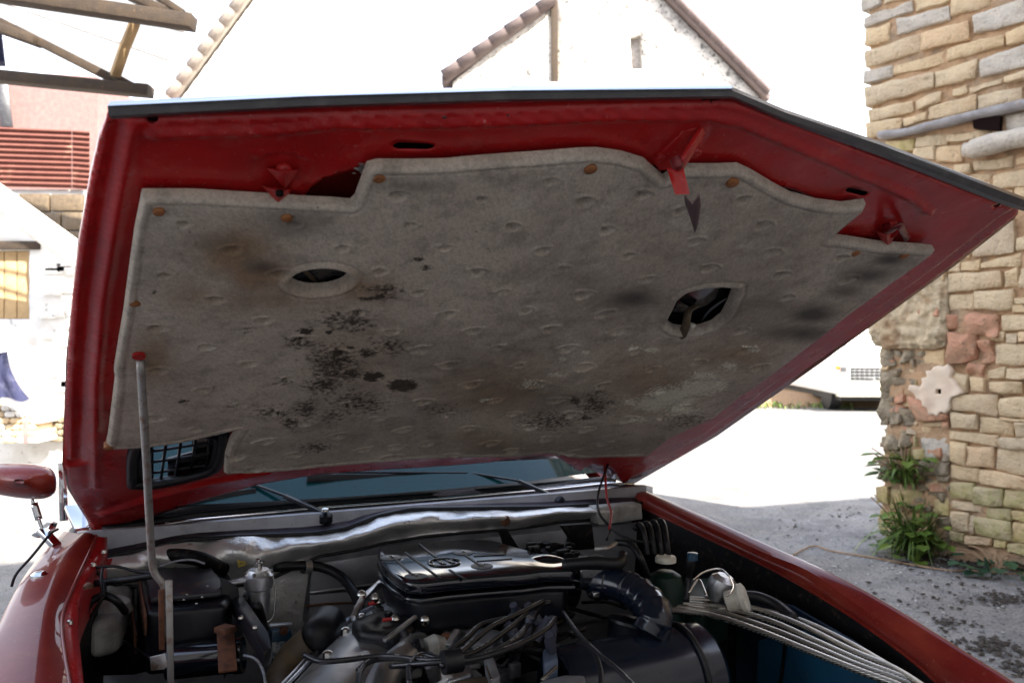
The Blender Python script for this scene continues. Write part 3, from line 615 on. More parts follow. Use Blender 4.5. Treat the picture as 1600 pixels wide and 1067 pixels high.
# ---------------------------------------------------------------- house with tiled verge on the left
h3y = 12
h3 = empty('white_house', (at(300, 500, h3y).x, h3y, 0), 'sunlit white house wall with a sloping tiled verge at upper left', 'house')
va, vb_ = at(235, 191, h3y), at(560, -252, h3y)
wx = V3((at(262, 100, h3y).x, 0, 0)).x
sl = (vb_.z - va.z) / (vb_.x - va.x); zc = va.z + sl * (wx - va.x) - .25
prism('wall', [V3((wx, h3y, -.1)), V3((vb_.x, h3y, -.1)), V3((vb_.x, h3y, vb_.z - .25)), V3((wx, h3y, zc))], V3((0, 7, 0)), M['whitewall'], h3, 0)
prism('roof', [va + V3((0, -.15, -.2)), vb_ + V3((0, -.15, -.2)), vb_ + V3((0, -.15, 0)), va + V3((0, -.15, 0))], V3((0, 7.3, 0)), M['tile'], h3, 0)
verge(h3, va + V3((.06, -.2, -.08)), vb_ + V3((.06, -.2, -.08)), 20, .3, .088, M['tile'])

# ---------------------------------------------------------------- lean-to with timber truss, upper left
ty = 6.4
sh = empty('open_shed', (at(100, 500, ty).x, ty, 0), 'open timber framed shed with pale roof sheets and oak truss at upper left', 'shed')
def tb(x0, y0, x1, y1, wpx, m=None, d=ty, d2=None, th=.13, name='beam'):
    bar(name, at(x0, y0, d), at(x1, y1, d2 or d), th, wpx / FPX * d, m or M['wood'], sh, bw=.008)
tb(-60, -18, 303, 36, 22, d=ty - .4)
tb(-80, 112, 236, 143, 17, d=ty)
tb(-40, 14, 205, 138, 13, d=ty + .15)
tb(-40, 30, 60, 66, 14, d=ty + .1)
tb(196, -10, 262, 20, 13, d=ty - .3)
tb(238, -10, 290, 24, 10, d=ty - .2)
tb(176, 118, 226, 143, 9, d=ty + .1)
tb(211, 35, 197, 70, 10, M['palewood'], d=ty - .25, d2=ty - .15, th=.07, name='strut')
tb(197, 68, 180, 118, 11, M['palewood'], d=ty - .15, d2=ty, th=.07, name='strut')
tb(-10, 30, -2, 100, 18, M['cloth'], d=ty + .3, name='post')
for k in range(6):
    a = at(-60, -60 + k * 14, ty + .4 + k * .02); b = at(300 - k * 12, 28 + k * 22, ty + .5)
    if k in (1, 3): bar('sheet_joint', a, b, .03, .012, M['greywood'], sh, bw=.002)
prism('roof_sheet', [at(-90, -90, ty + .45), at(300, -60, ty + .45), at(300, 26, ty + .45), at(236, 138, ty + .75), at(40, 60, ty + .95), at(10, 5, ty + .95)], V3((0, .02, .015)), M['translucent'], sh, 0)
# pink gable and corrugated sheet fence
ly = 8.5
pk = empty('pink_gable', (at(80, 500, ly + .6).x, ly + .6, 0), 'pink rendered gable between the oak truss and the rusty corrugated sheets', 'building')
a, b = at(5, 120, ly + .6), at(152, 200, ly + .6)
prism('wall', [V3((a.x - .6, ly + .6, -.1)), V3((b.x, ly + .6, -.1)), V3((b.x, ly + .6, at(0, 120, ly + .6).z)), V3((a.x - .6, ly + .6, a.z + .1))], V3((0, 3, 0)), M['pinkbrick'], pk, 0)
bar('post', at(3, 130, ly + .5), at(12, 200, ly + .5), .12, .1, M['trim'], pk)
cs = empty('low_outbuilding', (at(60, 500, ly).x, ly, 0), 'sunlit outbuilding with rusty corrugated sheets over a wall with a pale wooden shutter', 'building')
def corr(x0, x1, yt, yb, nm='corrugated_sheet'):
    v = []; f = []; n = 84
    for i in range(n + 1):
        t = i / n; off = .018 * math.sin(t * 11 * 2 * math.pi)
        for (x, (ya, yb_)) in ((x0, (yt[0], yb[0])), (x1, (yt[1], yb[1]))):
            v.append(at(x, ya + (yb_ - ya) * t, ly - .05 - off))
    put(nm, v, [(2 * i, 2 * i + 1, 2 * i + 3, 2 * i + 2) for i in range(n)], M['corr'], cs)
corr(-60, 112, (196, 203), (290, 294)); corr(113, 140, (203, 205), (294, 296))
a, b = at(-80, 296, ly), at(128, 296, ly)
hw = [(at(0, 390, ly).x, at(0, 390, ly).z), (at(46, 390, ly).x, at(0, 390, ly).z), (at(46, 390, ly).x, at(0, 498, ly).z), (at(0, 390, ly).x, at(0, 498, ly).z)]
sheet('wall', [(a.x - 1.5, -.05), (b.x, -.05), (b.x, a.z), (a.x - 1.5, a.z)], [[(hw[0][0] - .4, hw[0][1]), hw[1], hw[2], (hw[0][0] - .4, hw[2][1])]], .15, M['whitewall'], cs,
      lambda P: np.array([ly + .02 * noise.noise(V3((p[0] * 5, p[1] * 5, 0))) for p in P]), ((1, 0, 0), (0, 0, 1), (0, 1, 0), (0, 0, 0)), thick=.4)
for i in range(3):
    xa = -14 + i * 20; vb('shutter_board', xa + 1, 392, xa + 19.5, 497, ly + .06, M['palewood'], cs, .03, .004)
vb('lintel', -40, 376, 60, 389, ly - .04, M['wood'], cs, .12)
random.seed(3)
for (xa, ya, xb, yb_) in [(28, 302, 76, 330), (78, 303, 128, 329), (50, 332, 94, 358), (96, 331, 128, 359), (86, 361, 127, 384)]:
    vb('stone', xa, ya, xb, yb_, ly - .05, M['tan'], cs, .08, .012)
for i in range(26):
    xa = random.uniform(50, 110); ya = random.uniform(400, 620); vb('stone', xa, ya, xa + random.uniform(14, 30), ya + random.uniform(7, 13), ly - .03, M['whitewall'], cs, .05, .01)
tag(bar('white_board', at(-30, 290, ly - .9), at(135, 408, ly - .5), .25, .2, M['whitewall'], None), 'broad white board leaning diagonally in front of the outbuilding', 'board')
# low rubble wall, blue cloth, pink post
rw = empty('rubble_wall', at(30, 690, 8), 'low heap of pale rubble stones beside the left wing mirror', 'wall')
random.seed(5)
for j in range(6):
    x = -50 + random.uniform(0, 8); y1 = 692 - j * 10
    while x < 58 - j * 2 + (0 if j > 2 else -12 + j * 4):
        l = random.uniform(13, 24); vb('stone', x, y1 - 9.5, x + l - 1, y1, 8 + j * .01, M['stone'] if random.random() < .6 else M['whitewall'], rw, .35, .02); x += l
cl = MB(); n = 14
for i in range(n + 1):
    for j in range(9):
        u, t = i / n, j / 8; px = -40 + t * (52 + 34 * u * u); py = 560 + u * 72 - 12 * t; cl.v.append(at(px, py + (6 * math.sin(t * 9) * u), 7.95 - .12 * u - .06 * math.sin(t * 14 + u * 3)))
cl.f = [(i * 9 + j, i * 9 + j + 1, (i + 1) * 9 + j + 1, (i + 1) * 9 + j) for i in range(n) for j in range(8)]
tag(cl.build('cloth', M['cloth']), 'dark blue cloth hanging over the low rubble wall at the left edge', 'cloth')
tag(bar('post', at(40, 655, 7.8), at(40, 692, 7.8), .04, .04, M['pinkbrick']), 'short pink post standing at the end of the rubble wall', 'post')
bwl = empty('brown_wall', at(80, 690, 8.4), 'low brown stone wall between the rubble heap and the bonnet', 'wall')
for j in range(4):
    for i in range(4): vb('stone', 44 + i * 22 + (j % 2) * 9, 651 + j * 10, 65 + i * 22 + (j % 2) * 9, 660 + j * 10, 8.4, M['stonedark'], bwl, .2, .02)

# ================================================================ THE CAR
random.seed(11)
car = empty('red_car', C(0, .6, 0), 'dark red classic car with its bonnet propped open over a black engine bay', 'car')
# ---------------- bonnet
def zprof(v): return .985 - .045 * v - .125 * max(0, v - .15) ** 1.3
bon_px = [(168, 190), (1146, 162), (1597, 333), (1590, 336), (1490, 412), (1380, 494), (1280, 562), (1180, 632), (1120, 675), (1060, 716), (985, 752), (976, 757), (955, 730), (925, 724), (905, 735), (885, 722), (868, 712), (840, 711), (760, 722), (640, 731), (500, 739), (405, 757), (330, 777), (240, 803), (150, 832), (128, 800), (108, 760), (100, 722), (101, 650), (106, 560), (113, 470), (124, 380), (140, 290), (155, 225)]
bon = [hab(x, y, .012 if 2 < i < 10 else 0) for i, (x, y) in enumerate(bon_px)]
slots_px = [[(614, 226), (622, 222), (670, 223), (680, 226), (676, 231), (668, 233), (622, 233), (614, 230)],
            [(1321, 295), (1326, 292), (1352, 298), (1357, 302), (1352, 306), (1346, 306), (1322, 299)],
            [(219, 181), (250, 181), (247, 190), (237, 195), (226, 189)],
            [(1107, 155), (1128, 157), (1124, 163), (1112, 164)],
            [(1552, 322), (1570, 316), (1573, 319), (1556, 326)],
            [(470, 330), (473, 310), (485, 292), (505, 278), (535, 270), (560, 263), (572, 262), (590, 262), (590, 330)],
            [(596, 280), (596, 259), (650, 257.5), (740, 256), (810, 251), (860, 246), (860, 280)],
            [(1180, 300), (1215, 290), (1250, 300), (1290, 322), (1330, 330), (1300, 345)],
            [(1005, 290), (1016, 254), (1036, 262), (1050, 284)],
            [(204, 760), (203, 715), (212, 640), (330, 640), (350, 682), (343, 720), (330, 738), (290, 748), (240, 758)],
            [(420, 475), (420, 400), (590, 400), (590, 475)],
            [(1020, 540), (1020, 440), (1170, 430), (1170, 540)]]
slots = [[hab(*p) for p in s] for s in slots_px]
bead = [hab(*p) for p in [(236, 208), (330, 205), (430, 202), (530, 192), (560, 193), (640, 192), (800, 187), (960, 181), (1110, 180), (1160, 192), (1300, 252), (1420, 305), (1452, 331)]]
latch_l = [hab(*p) for p in [(398, 243), (440, 236), (486, 246), (470, 285), (440, 300), (392, 298)]]
sideL = [hab(*p) for p in [(168, 190), (140, 330), (122, 470), (114, 600), (112, 720)]]
creaseL = [hab(*p) for p in [(205, 195), (182, 330), (160, 470), (150, 600), (150, 760)]]
creaseR = [hab(*p) for p in [(1560, 328), (1300, 525), (1180, 618), (1080, 692), (1000, 742)]]
edgeR = [hab(*p, .012) for p in [(1594, 334), (1490, 412), (1280, 562), (1120, 675), (985, 754)]]
stampC = [hab(*p) for p in [(1075, 197), (1100, 200), (1075, 262), (1030, 268), (1016, 258)]]
rearb = [hab(*p) for p in [(160, 800), (240, 775), (330, 752), (420, 735)]]
def ss(x): x = np.clip(x, 0, 1); return x * x * (3 - 2 * x)
def hpanel(P):
    h = np.zeros(len(P))
    h -= .007 * (1 - ss(dseg(P, bead) / .009)) * 1.35
    dl = dseg(P, sideL); h += .007 * (1 - ss((dl - .018) / .010)) - .006 * (1 - ss(dl / .006))
    h -= .006 * (1 - ss(dseg(P, creaseL) / .012))
    dr = dseg(P, edgeR); h += .012 * (1 - ss((dr - .050) / .010))
    h -= .004 * (1 - ss(dseg(P, latch_l) / .006)); h += .003 * inside(P, latch_l)
    h -= .004 * (1 - ss(dseg(P, stampC, True) / .006))
    h -= .010 * (1 - ss(dseg(P, rearb) / .02))
    h += np.array([.0025 * noise.noise(V3((p[0] * 5, p[1] * 5, 1))) + .0006 * noise.noise(V3((p[0] * 28, p[1] * 28, 1))) for p in P])
    return h
bonnet = sheet('bonnet', bon, slots, .0075, M['redin'], car, hpanel, HF, thick=.014, hthick=.0015)
# outer skin above the inner frame
skin_px = [(170, 184), (1145, 158), (1588, 334), (1584, 340), (1490, 414), (1280, 566), (1120, 679), (985, 757), (880, 715), (640, 728), (405, 752), (150, 834), (106, 762), (97, 722), (103, 560), (121, 380), (152, 225)]
sk = [hab(*p, .022) for p in skin_px]; g0 = hab(258, 718); gr = [hab(*p, .022) for p in [(222, 752), (222, 712), (232, 690), (330, 676), (340, 684), (334, 712), (322, 730), (285, 742), (245, 752)]]
sheet('outer_skin', sk, [gr], .05, M['red'], bonnet, lambda P: .019 + .004 * np.cos(P[:, 0] * 1.8), HF, thick=.004)
# front trim: dark rubber flange below, chrome strip above
def pxl(xs, ys, h): return [hp(x, y, h) for x, y in zip(xs, ys)]
xa_ = [168, 480, 800, 1144]; xb_ = [1144, 1225, 1375, 1562, 1604]
fl = [pxl([174] + xa_[1:], [186, 169, 159, 154], -.002), pxl([170] + xa_[1:], [181, 165, 155, 150], -.005), pxl(xa_, [168, 153, 144, 141], .002), pxl(xa_, [166, 151, 142, 139], .02)]
fr = [pxl(xb_, [154, 190, 244, 318, 331], -.002), pxl(xb_, [150, 185, 238, 311, 325], -.005), pxl(xb_, [140, 174, 225, 297, 313], .002), pxl(xb_, [137, 171, 222, 294, 310], .02)]
def rail(name, L_, m):
    n = len(L_[0]); w_ = len(L_); v = [L_[j][i] for i in range(n) for j in range(w_)]
    put(name, v, [(i * w_ + j, i * w_ + j + 1, (i + 1) * w_ + j + 1, (i + 1) * w_ + j) for i in range(n - 1) for j in range(w_ - 1)], m, bonnet, False)
rail('front_flange', fl, M['trim']); rail('front_flange', fr, M['trim'])
rail('chrome_strip', [pxl(xa_, [168, 153, 144, 141], .001), pxl(xa_, [165, 150, 141, 138], -.001), pxl([172, 480, 800, 1144], [158, 143, 135, 133.5], .006), pxl(xa_, [159, 144, 136, 134], .03)], M['chrome'])
rail('chrome_strip', [pxl(xb_, [141, 175, 226, 298, 314], .001), pxl(xb_, [136, 170, 221, 293, 309], .004), pxl(xb_, [136, 170, 221, 293, 309], .03)], M['chrome'])
for k_, sp in enumerate(slots_px[:5] + slots_px[6:8]):      # black plate painting the shade inside the box section behind each slot
    a_ = np.array([hab(*p) for p in sp]); lo_, hi_ = a_.min(0) - .002, a_.max(0) + .002
    prism('slot_shade', [H3(lo_[0], lo_[1], .007), H3(hi_[0], lo_[1], .007), H3(hi_[0], hi_[1], .007), H3(lo_[0], hi_[1], .007)], HN * .004, M['dirtblack'], bonnet, 0)

def cone(px, py, s, par, nm='latch_cone'):
    a, b = hab(px, py, -.01); r = .019 * s
    v = [H3(a - r, b + r * .9, -.004), H3(a + r, b + r * .9, -.004), H3(a + r * .95, b + r * .1, -.014), H3(a, b - r * 1.1, -.019), H3(a - r * .95, b + r * .1, -.014), H3(a, b + r * .5, -.010)]
    v += [H3(a - r, b + r * .9, .01), H3(a + r, b + r * .9, .01), H3(a + r * .95, b + r * .1, .01), H3(a, b - r * 1.1, .01), H3(a - r * .95, b + r * .1, .01)]
    f = [(0, 5, 4), (0, 1, 5), (1, 2, 5), (2, 3, 5), (3, 4, 5), (0, 4, 10, 6), (4, 3, 9, 10), (3, 2, 8, 9), (2, 1, 7, 8), (1, 0, 6, 7)]
    v, f = bev(v, f, .0025, 2); return _sm(put(nm, v, f, M['redin'], par))
def tri_plate(P3, apex, par):
    a, b, c = [hp(x, y, h) for x, y, h in P3]; d = hp(*apex); v = [a, b, c, d] + [hp(P3[0][0], P3[0][1], .004), hp(P3[1][0], P3[1][1], .004), hp(P3[2][0], P3[2][1], .004)]
    v, f = bev(v, [(0, 1, 3), (1, 2, 3), (2, 0, 3), (0, 4, 5, 1), (1, 5, 6, 2), (2, 6, 4, 0)], .0012, 2); return _sm(put('latch_cone', v, f, M['redin'], par))
tri_plate([(416, 262, -.004), (467, 265, -.004), (446, 295, -.012)], (443, 270, -.016), bonnet)
tri_plate([(408, 289, -.004), (458, 296, -.004), (435, 318, -.022)], (434, 298, -.026), bonnet)
tri_plate([(1366, 360, -.004), (1402, 362, -.004), (1388, 388, -.02)], (1386, 366, -.022), bonnet)
turned('cone_hole', hp(437, 303, -.027), -HN, [(-.004, .005), (.001, .005), (.0012, .002)], M['dirtblack'], bonnet, 12)
for (px, py) in [(443, 262), (1078, 212), (1085, 236), (1034, 243), (1393, 350)]:
    turned('bolt', hp(px, py, 0), -HN, [(0, .010), (.004, .0095), (.0065, .007), (.007, .003)], M['redin'], bonnet, 16)
for (px, py) in [(694, 183), (793, 180), (1104, 177)]:
    turned('screw', hp(px, py, 0), -HN, [(0, .0032), (.0015, .003), (.002, .0015)], M['bolt'], bonnet, 12)
wire('bracket', [hp(1384, 350, 0), hp(1388, 362, -.02), hp(1405, 352, -.03), hp(1412, 362, -.02), hp(1418, 372, 0)], .007, M['reddark'], bonnet, 8, 5, flat=.5)
prism('strut_hinge', [hp(1378, 378, -.01), hp(1398, 370, -.02), hp(1412, 356, -.01), (hp(1404, 350, 0)), hp(1380, 362, 0)], HN * .004, M['redin'], bonnet, .001)
# white flakes where paint is torn, left of the felt
tm = MB(); random.seed(2)
for i in range(60):
    t = random.random(); px, py = 560 + t * 42 + random.gauss(0, 3), 268 - t * 12 + random.gauss(0, 3); flake(tm, hp(px, py, -.004), random.uniform(.002, .005))
tm.build('torn_edge', M['grit'], bonnet, kind='stuff')
for (px, py, r) in [(410, 308, 10), (462, 302, 12), (1380, 372, 22), (1330, 372, 16), (230, 310, 5)]:
    tf = MB()
    for i in range(26): flake(tf, hp(px + random.gauss(0, r), py + random.gauss(0, r * .3), -.002), random.uniform(.001, .003))
    tf.build('paint_flakes', M['redwire'], bonnet, kind='stuff')
# safety hook in the middle
hk = [hp(1103, 200, -.005), hp(1088, 228, -.020), hp(1070, 252, -.035), hp(1062, 262, -.05)]
bar('hook_arm', hp(1098, 203, -.006), hp(1058, 268, -.05), .016, .006, M['redin'], bonnet, up=HN)
hb = hp(1056, 262, -.055)
def hq(px, py, h): return hp(px, py, h)
hook = MB()
pv = [hq(1043, 266, -.05), hq(1069, 266, -.05), hq(1078, 303, -.085), hq(1055, 304, -.085)]
v, f = bev(pv + [p + HN * .004 for p in pv], BF, .001, 2); hook.add(v, f)
pv = [hq(1055, 304, -.085), hq(1078, 303, -.085), hq(1083, 318, -.095), hq(1094, 304, -.10), hq(1094, 340, -.115), hq(1086, 364, -.125), hq(1078, 345, -.11)]
o = hook.build('safety_catch', M['redin'], bonnet); flatsharp(o)
prism('catch_hook', [hq(1069, 303, -.087), hq(1082, 318, -.092), hq(1093, 303, -.092), hq(1096, 320, -.095), hq(1093, 345, -.1), hq(1086, 366, -.1), hq(1078, 340, -.096), hq(1070, 318, -.09)], HN * .003, mat('hook_steel', (.42, .30, .30), .3, .8), bonnet, .001)
turned('pivot_bolt', hq(1059, 258, -.057), -HN, [(-.01, .008), (.002, .008), (.005, .005)], M['reddark'], bonnet, 12)
prism('catch_plate', [hq(1020, 252, -.004), hq(1068, 205, -.004), hq(1097, 198, -.004), hq(1096, 212, -.008), hq(1060, 262, -.014), hq(1030, 268, -.01)], HN * .004, M['redin'], bonnet, .002)

# ---------------- felt sound pad
pad_px = [(222, 312), (300, 313), (420, 319), (520, 322), (549, 325), (556, 318), (575, 266), (590, 262), (640, 262), (700, 261), (780, 256), (850, 250), (905, 246), (935, 246), (975, 252), (1010, 262), (1026, 276), (1040, 287), (1050, 280), (1060, 270), (1110, 270), (1157, 270), (1180, 282), (1210, 300), (1240, 315), (1280, 325), (1320, 329), (1356, 325), (1350, 334), (1325, 353), (1297, 377), (1330, 380), (1380, 386), (1430, 391), (1462, 394), (1440, 412), (1350, 477), (1250, 552), (1180, 605), (1120, 650), (1050, 684), (1012, 714), (960, 717), (904, 719), (876, 714), (849, 708), (807, 711), (725, 714), (642, 719), (560, 726), (470, 733), (400, 738), (350, 741), (352, 715), (359, 695), (372, 674), (345, 680), (290, 692), (225, 700), (180, 703), (165, 703), (168, 690), (173, 650), (180, 595), (178, 585), (182, 560), (192, 500), (200, 440), (210, 370)]
PH = -.026
pad = [hab(*p, PH) for p in pad_px]
oval = [hab(500 + 46 * math.cos(a) + 0 * a, 441 + 18.5 * math.sin(a) - 4.5 * math.cos(a), PH) for a in [2 * math.pi * i / 24 for i in range(24)]]
eye = [hab(*p, PH) for p in [(1043, 512), (1050, 495), (1062, 470), (1075, 460), (1100, 452), (1125, 449), (1148, 450), (1147, 462), (1140, 480), (1130, 500), (1115, 512), (1095, 519), (1075, 522), (1055, 520)]]
D0 = """289,349 463,349 361,390 536,386 259,429 437,428 341,467 560,486 250,509 414,502 325,542 475,531 531,552 247,578 391,571 317,610 452,593 504,609 244,650 378,631 548,629 430,644 307,670 477,659 591,652 528,680 413,690 567,702 460,709 368,714 399,731
625,301 757,310 864,280 917,312 644,349 805,352 952,356 697,386 847,388 983,396 596,421 746,421 883,415 652,453 785,451 913,457 697,486 825,482 945,490 612,516 739,511 861,511 970,519 655,543 776,538 887,543 993,549 700,566 810,568 917,572 736,598 843,598 941,602 662,625 774,624 871,622 964,628 590,651 699,648 802,645 894,644 631,671 735,668 831,664 920,668 568,701 670,694 766,689 857,683 622,699 611,714 707,709 801,700 944,693 889,708
1088,374 1111,416 1010,435 1211,392 1224,425 1234,460 1332,433 1316,399 1161,513 1170,543 1094,563 1019,577 1186,570 1035,609 1063,634 987,652 967,627 1163,312 1197,350 1064,327 1090,374 1009,302 1227,424 1040,650"""
dim = []
for t in D0.split():
    a, b = t.split(','); q = hab(float(a), float(b), PH)
    if all((q[0] - r[0]) ** 2 + (q[1] - r[1]) ** 2 > .02 ** 2 for r in dim): dim.append(q)
dim = np.array(dim)
random.seed(4); DR = [(random.uniform(.8, 1.25), random.uniform(-.5, .5), random.uniform(.7, 1.2)) for _ in dim]
hole_lines = [oval, eye]
def hpad(P):
    h = np.full(len(P), PH)
    h += np.array([.007 * noise.noise(V3((p[0] * 3.1, p[1] * 3.1, 9))) + .003 * noise.noise(V3((p[0] * 9, p[1] * 9, 2))) for p in P])
    DS = (O.y + HD.y * P[:, 1] + HA.y * P[:, 0]) / 1.55
    for (c, (s, ang, dp)) in zip(dim, DR):
        s = s * (O.y + HD.y * c[1] + HA.y * c[0]) / 1.55; dp = dp * (.4 + .6 * s)
        dx = P[:, 0] - c[0]; dy = P[:, 1] - c[1]; ca, sa = math.cos(ang), math.sin(ang); x = (dx * ca + dy * sa) / (.0155 * s); y = (-dx * sa + dy * ca) / (.0150 * s)
        y2 = np.where(y > 0, y * 2.1, y * .72); r = np.sqrt(x * x + y2 * y2); near = r < 2.4
        h[near] += (.0270 * dp * (1 - ss((r[near] - .38) / .55)) - .0030 * np.exp(-((r[near] - 1.12) / .22) ** 2) * (.25 + .75 * (y[near] > 0)))
    h = np.minimum(h, -.006)
    d = dseg(P, pad, True) / DS; h += .006 * (1 - ss(d / .005)); h += .0022 * np.exp(-((d - .0175) / .0022) ** 2); h -= .0012 * np.exp(-((d - .010) / .006) ** 2)
    for k, hl in enumerate(hole_lines):
        dh = dseg(P, hl, True); h -= .003 * np.exp(-((dh - .009) / .005) ** 2); h += .008 * (1 - ss(dh / .005)); h += .002 * np.exp(-((dh - .019) / .003) ** 2)
    return h
def blobs(lst, P):
    o_ = np.zeros(len(P))
    for (px, py, rx, ry, a) in lst:
        c = np.array(hab(px, py, PH)); k = np.array(hab(px + rx, py, PH)) - c; l = np.array(hab(px, py + ry, PH)) - c
        Mx = np.linalg.inv(np.array([k, l]).T); q = (P - c) @ Mx.T; r = np.sqrt((q ** 2).sum(1)); o_ = np.maximum(o_, a * np.exp(-r ** 2 * .9))
    return o_
darkL = [(545, 505, 60, 24, .47), (610, 540, 40, 20, .45), (520, 575, 50, 40, .52), (560, 630, 60, 24, .46), (430, 645, 50, 14, .42), (470, 540, 30, 16, .5), (690, 640, 40, 16, .38), (860, 655, 60, 20, .44), (930, 630, 40, 24, .45), (1120, 660, 40, 14, .4), (600, 450, 44, 10, .5), (385, 520, 20, 10, .36), (1080, 655, 60, 20, .4), (595, 462, 26, 7, .62), (570, 466, 20, 5, .55), (478, 520, 14, 7, .8), (515, 522, 6, 4, .8), (530, 560, 28, 18, .6), (575, 553, 18, 9, .62), (580, 590, 12, 7, .95), (592, 588, 10, 5, .9), (630, 602, 22, 9, 1.1), (550, 585, 22, 12, .62), (505, 605, 34, 16, .58), (480, 640, 26, 18, .5), (455, 660, 22, 14, .5), (520, 650, 26, 16, .45), (655, 406, 14, 5, .55), (665, 418, 12, 5, .55), (360, 635, 8, 3, .5), (285, 628, 12, 5, .5), (900, 625, 14, 10, .5), (915, 650, 12, 6, .5), (885, 660, 10, 4, .5), (495, 700, 40, 10, .45), (550, 545, 14, 5, .55), (240, 455, 6, 4, .5), (440, 600, 20, 8, .42)]
whiteL = [(1050, 620, 45, 18, .72), (1090, 605, 35, 15, .68), (1020, 630, 30, 14, .68), (1120, 600, 24, 12, .6), (1100, 585, 30, 8, .55), (985, 628, 16, 5, .65), (1065, 640, 34, 8, .62), (915, 553, 6, 3, 1), (880, 562, 8, 4, .7), (870, 585, 20, 6, .5), (830, 600, 30, 10, .42), (1020, 548, 12, 5, .8), (1170, 542, 14, 6, .7), (990, 548, 8, 6, .8), (760, 625, 22, 6, .45), (1000, 655, 22, 8, .5), (1140, 570, 20, 8, .5)]
brownL = [(370, 400, 60, 40, .8), (400, 430, 50, 30, .8), (440, 470, 120, 30, .45), (300, 460, 50, 30, .4), (240, 560, 30, 40, .6), (560, 450, 60, 25, .6), (780, 610, 90, 40, .55), (1020, 600, 80, 40, .5), (1150, 555, 60, 25, .45), (760, 690, 60, 20, .45), (560, 560, 80, 60, .35)]
smokeL = [(990, 470, 45, 18, 1.0), (1270, 490, 40, 16, 1.0), (1250, 520, 60, 14, .9), (1390, 405, 30, 12, .95), (1355, 430, 40, 14, .9), (1320, 455, 30, 10, .8), (1200, 470, 60, 12, .4), (460, 350, 60, 25, .65), (410, 420, 30, 12, .75), (340, 380, 70, 18, .4), (640, 290, 80, 12, .45), (870, 620, 120, 30, .45), (860, 700, 200, 22, .45), (1100, 480, 70, 30, .5), (700, 560, 120, 50, .3), (540, 620, 90, 40, .3), (450, 700, 200, 26, .3)]
def lit_dustf(P):  # dust tint, set low in each dimple to paint its lit lower wall
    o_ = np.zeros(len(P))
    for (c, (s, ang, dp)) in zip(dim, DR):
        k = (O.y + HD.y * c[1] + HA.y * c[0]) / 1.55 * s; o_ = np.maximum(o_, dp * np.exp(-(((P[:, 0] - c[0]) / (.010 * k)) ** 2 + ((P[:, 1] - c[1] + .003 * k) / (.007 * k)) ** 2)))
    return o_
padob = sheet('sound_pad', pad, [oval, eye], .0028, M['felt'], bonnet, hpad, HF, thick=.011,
      attrs={'dark': lambda P: blobs(darkL, P), 'white': lambda P: blobs(whiteL, P), 'brown': lambda P: blobs(brownL, P), 'smoke': lambda P: blobs(smokeL, P), 'lit_dust': lit_dustf, 'hem': lambda P: np.exp(-(np.minimum(dseg(P, pad, True), np.minimum(dseg(P, oval, True), dseg(P, eye, True))) / .012) ** 2)})
# rivets/clips of the pad are pieces of the bonnet
for (px, py, r) in [(248, 328, 1), (448, 338, 1), (592, 276, 1.1), (210, 471, 1), (1335, 394, .9), (922, 262, 1.15), (1144, 284, 1.1), (170, 697, .8), (1412, 398, .8)]:
    turned('clip', hp(px, py, -.024), -HN, [(-.008, .0095 * r * (hp(px, py).y / 1.45)), (.004, .0095 * r * (hp(px, py).y / 1.45)), (.0055, .006 * r), (.006, .002)], M['orangerust'], bonnet, 14)
# lamp recess seen through the oval, and the eye-shaped opening with tape
p0 = hab(500, 441, .005)
prism('recess_cover', [H3(p0[0] + .11 * math.cos(a), p0[1] + .10 * math.sin(a), .008) for a in [2 * math.pi * i / 20 for i in range(20)]], HN * .004, M['lens'], bonnet, 0)
wire('recess_rod', [hp(476, 422, .008), hp(492, 440, .004), hp(500, 462, .008)], .004, M['tan'], bonnet)
turned('recess_knob', hp(523, 446, .007), -HN, [(0, .017), (.004, .016), (.0045, .011), (.002, .010)], M['gloss'], bonnet)
p0 = hab(1098, 487, .005)
prism('recess_cover', [H3(p0[0] + .12 * math.cos(a), p0[1] + .11 * math.sin(a), .009) for a in [2 * math.pi * i / 20 for i in range(20)]], HN * .004, M['gloss'], bonnet, 0)
wire('tape_end', [hp(1086, 478, .006), hp(1076, 486, -.006), hp(1073, 500, -.018), hp(1068, 518, -.022), hp(1062, 524, -.020)], .010, M['tan'], bonnet, 8, 6, flat=.35)
wire('tape_end', [hp(1078, 505, -.012), hp(1083, 508, -.02), hp(1080, 514, -.022)], .007, M['cream'], bonnet, 8, 6, flat=.5)
wire('recess_rod', [hp(1096, 500, .01), hp(1110, 484, .008), hp(1135, 465, .01)], .0025, M['greysteel'], bonnet)
# air outlet with grille at the rear left corner
def ringpx(cx, cy, pts, k): return [((x - cx) * k + cx, (y - cy) * k + cy) for x, y in pts]
vent_px = [(206, 757), (206, 716), (216, 690), (240, 680), (335, 672), (350, 684), (344, 716), (332, 734), (290, 747), (240, 757)]
wire('vent_seal', [hp(*p, -.001) for p in vent_px + vent_px[:1]], .011, M['rubber'], bonnet, 8, 3)
inn = ringpx(280, 716, vent_px, .84)
wire('vent_frame', [hp(*p, .010) for p in inn + inn[:1]], .008, M['black'], bonnet, 8, 3)
prism('vent_shade', [hp(*p, .019) for p in [(262, 760), (262, 716), (300, 706), (300, 670), (352, 664), (352, 735), (320, 756)]], HN * .003, M['gloss'], bonnet, 0)  # black plates added to darken the open grille
prism('vent_shade', [hp(*p, .018) for p in [(205, 760), (205, 690), (240, 690), (240, 760)]], HN * .003, M['dirtblack'], bonnet, 0)
for i in range(5):
    x = 232 + i * 23; wire('grille_bar', [hp(x + 6, 680 - (i - 2) * 2, .012), hp(x - 4, 755 - i * 4, .012)], .0035, M['black'], bonnet, 6, 2)
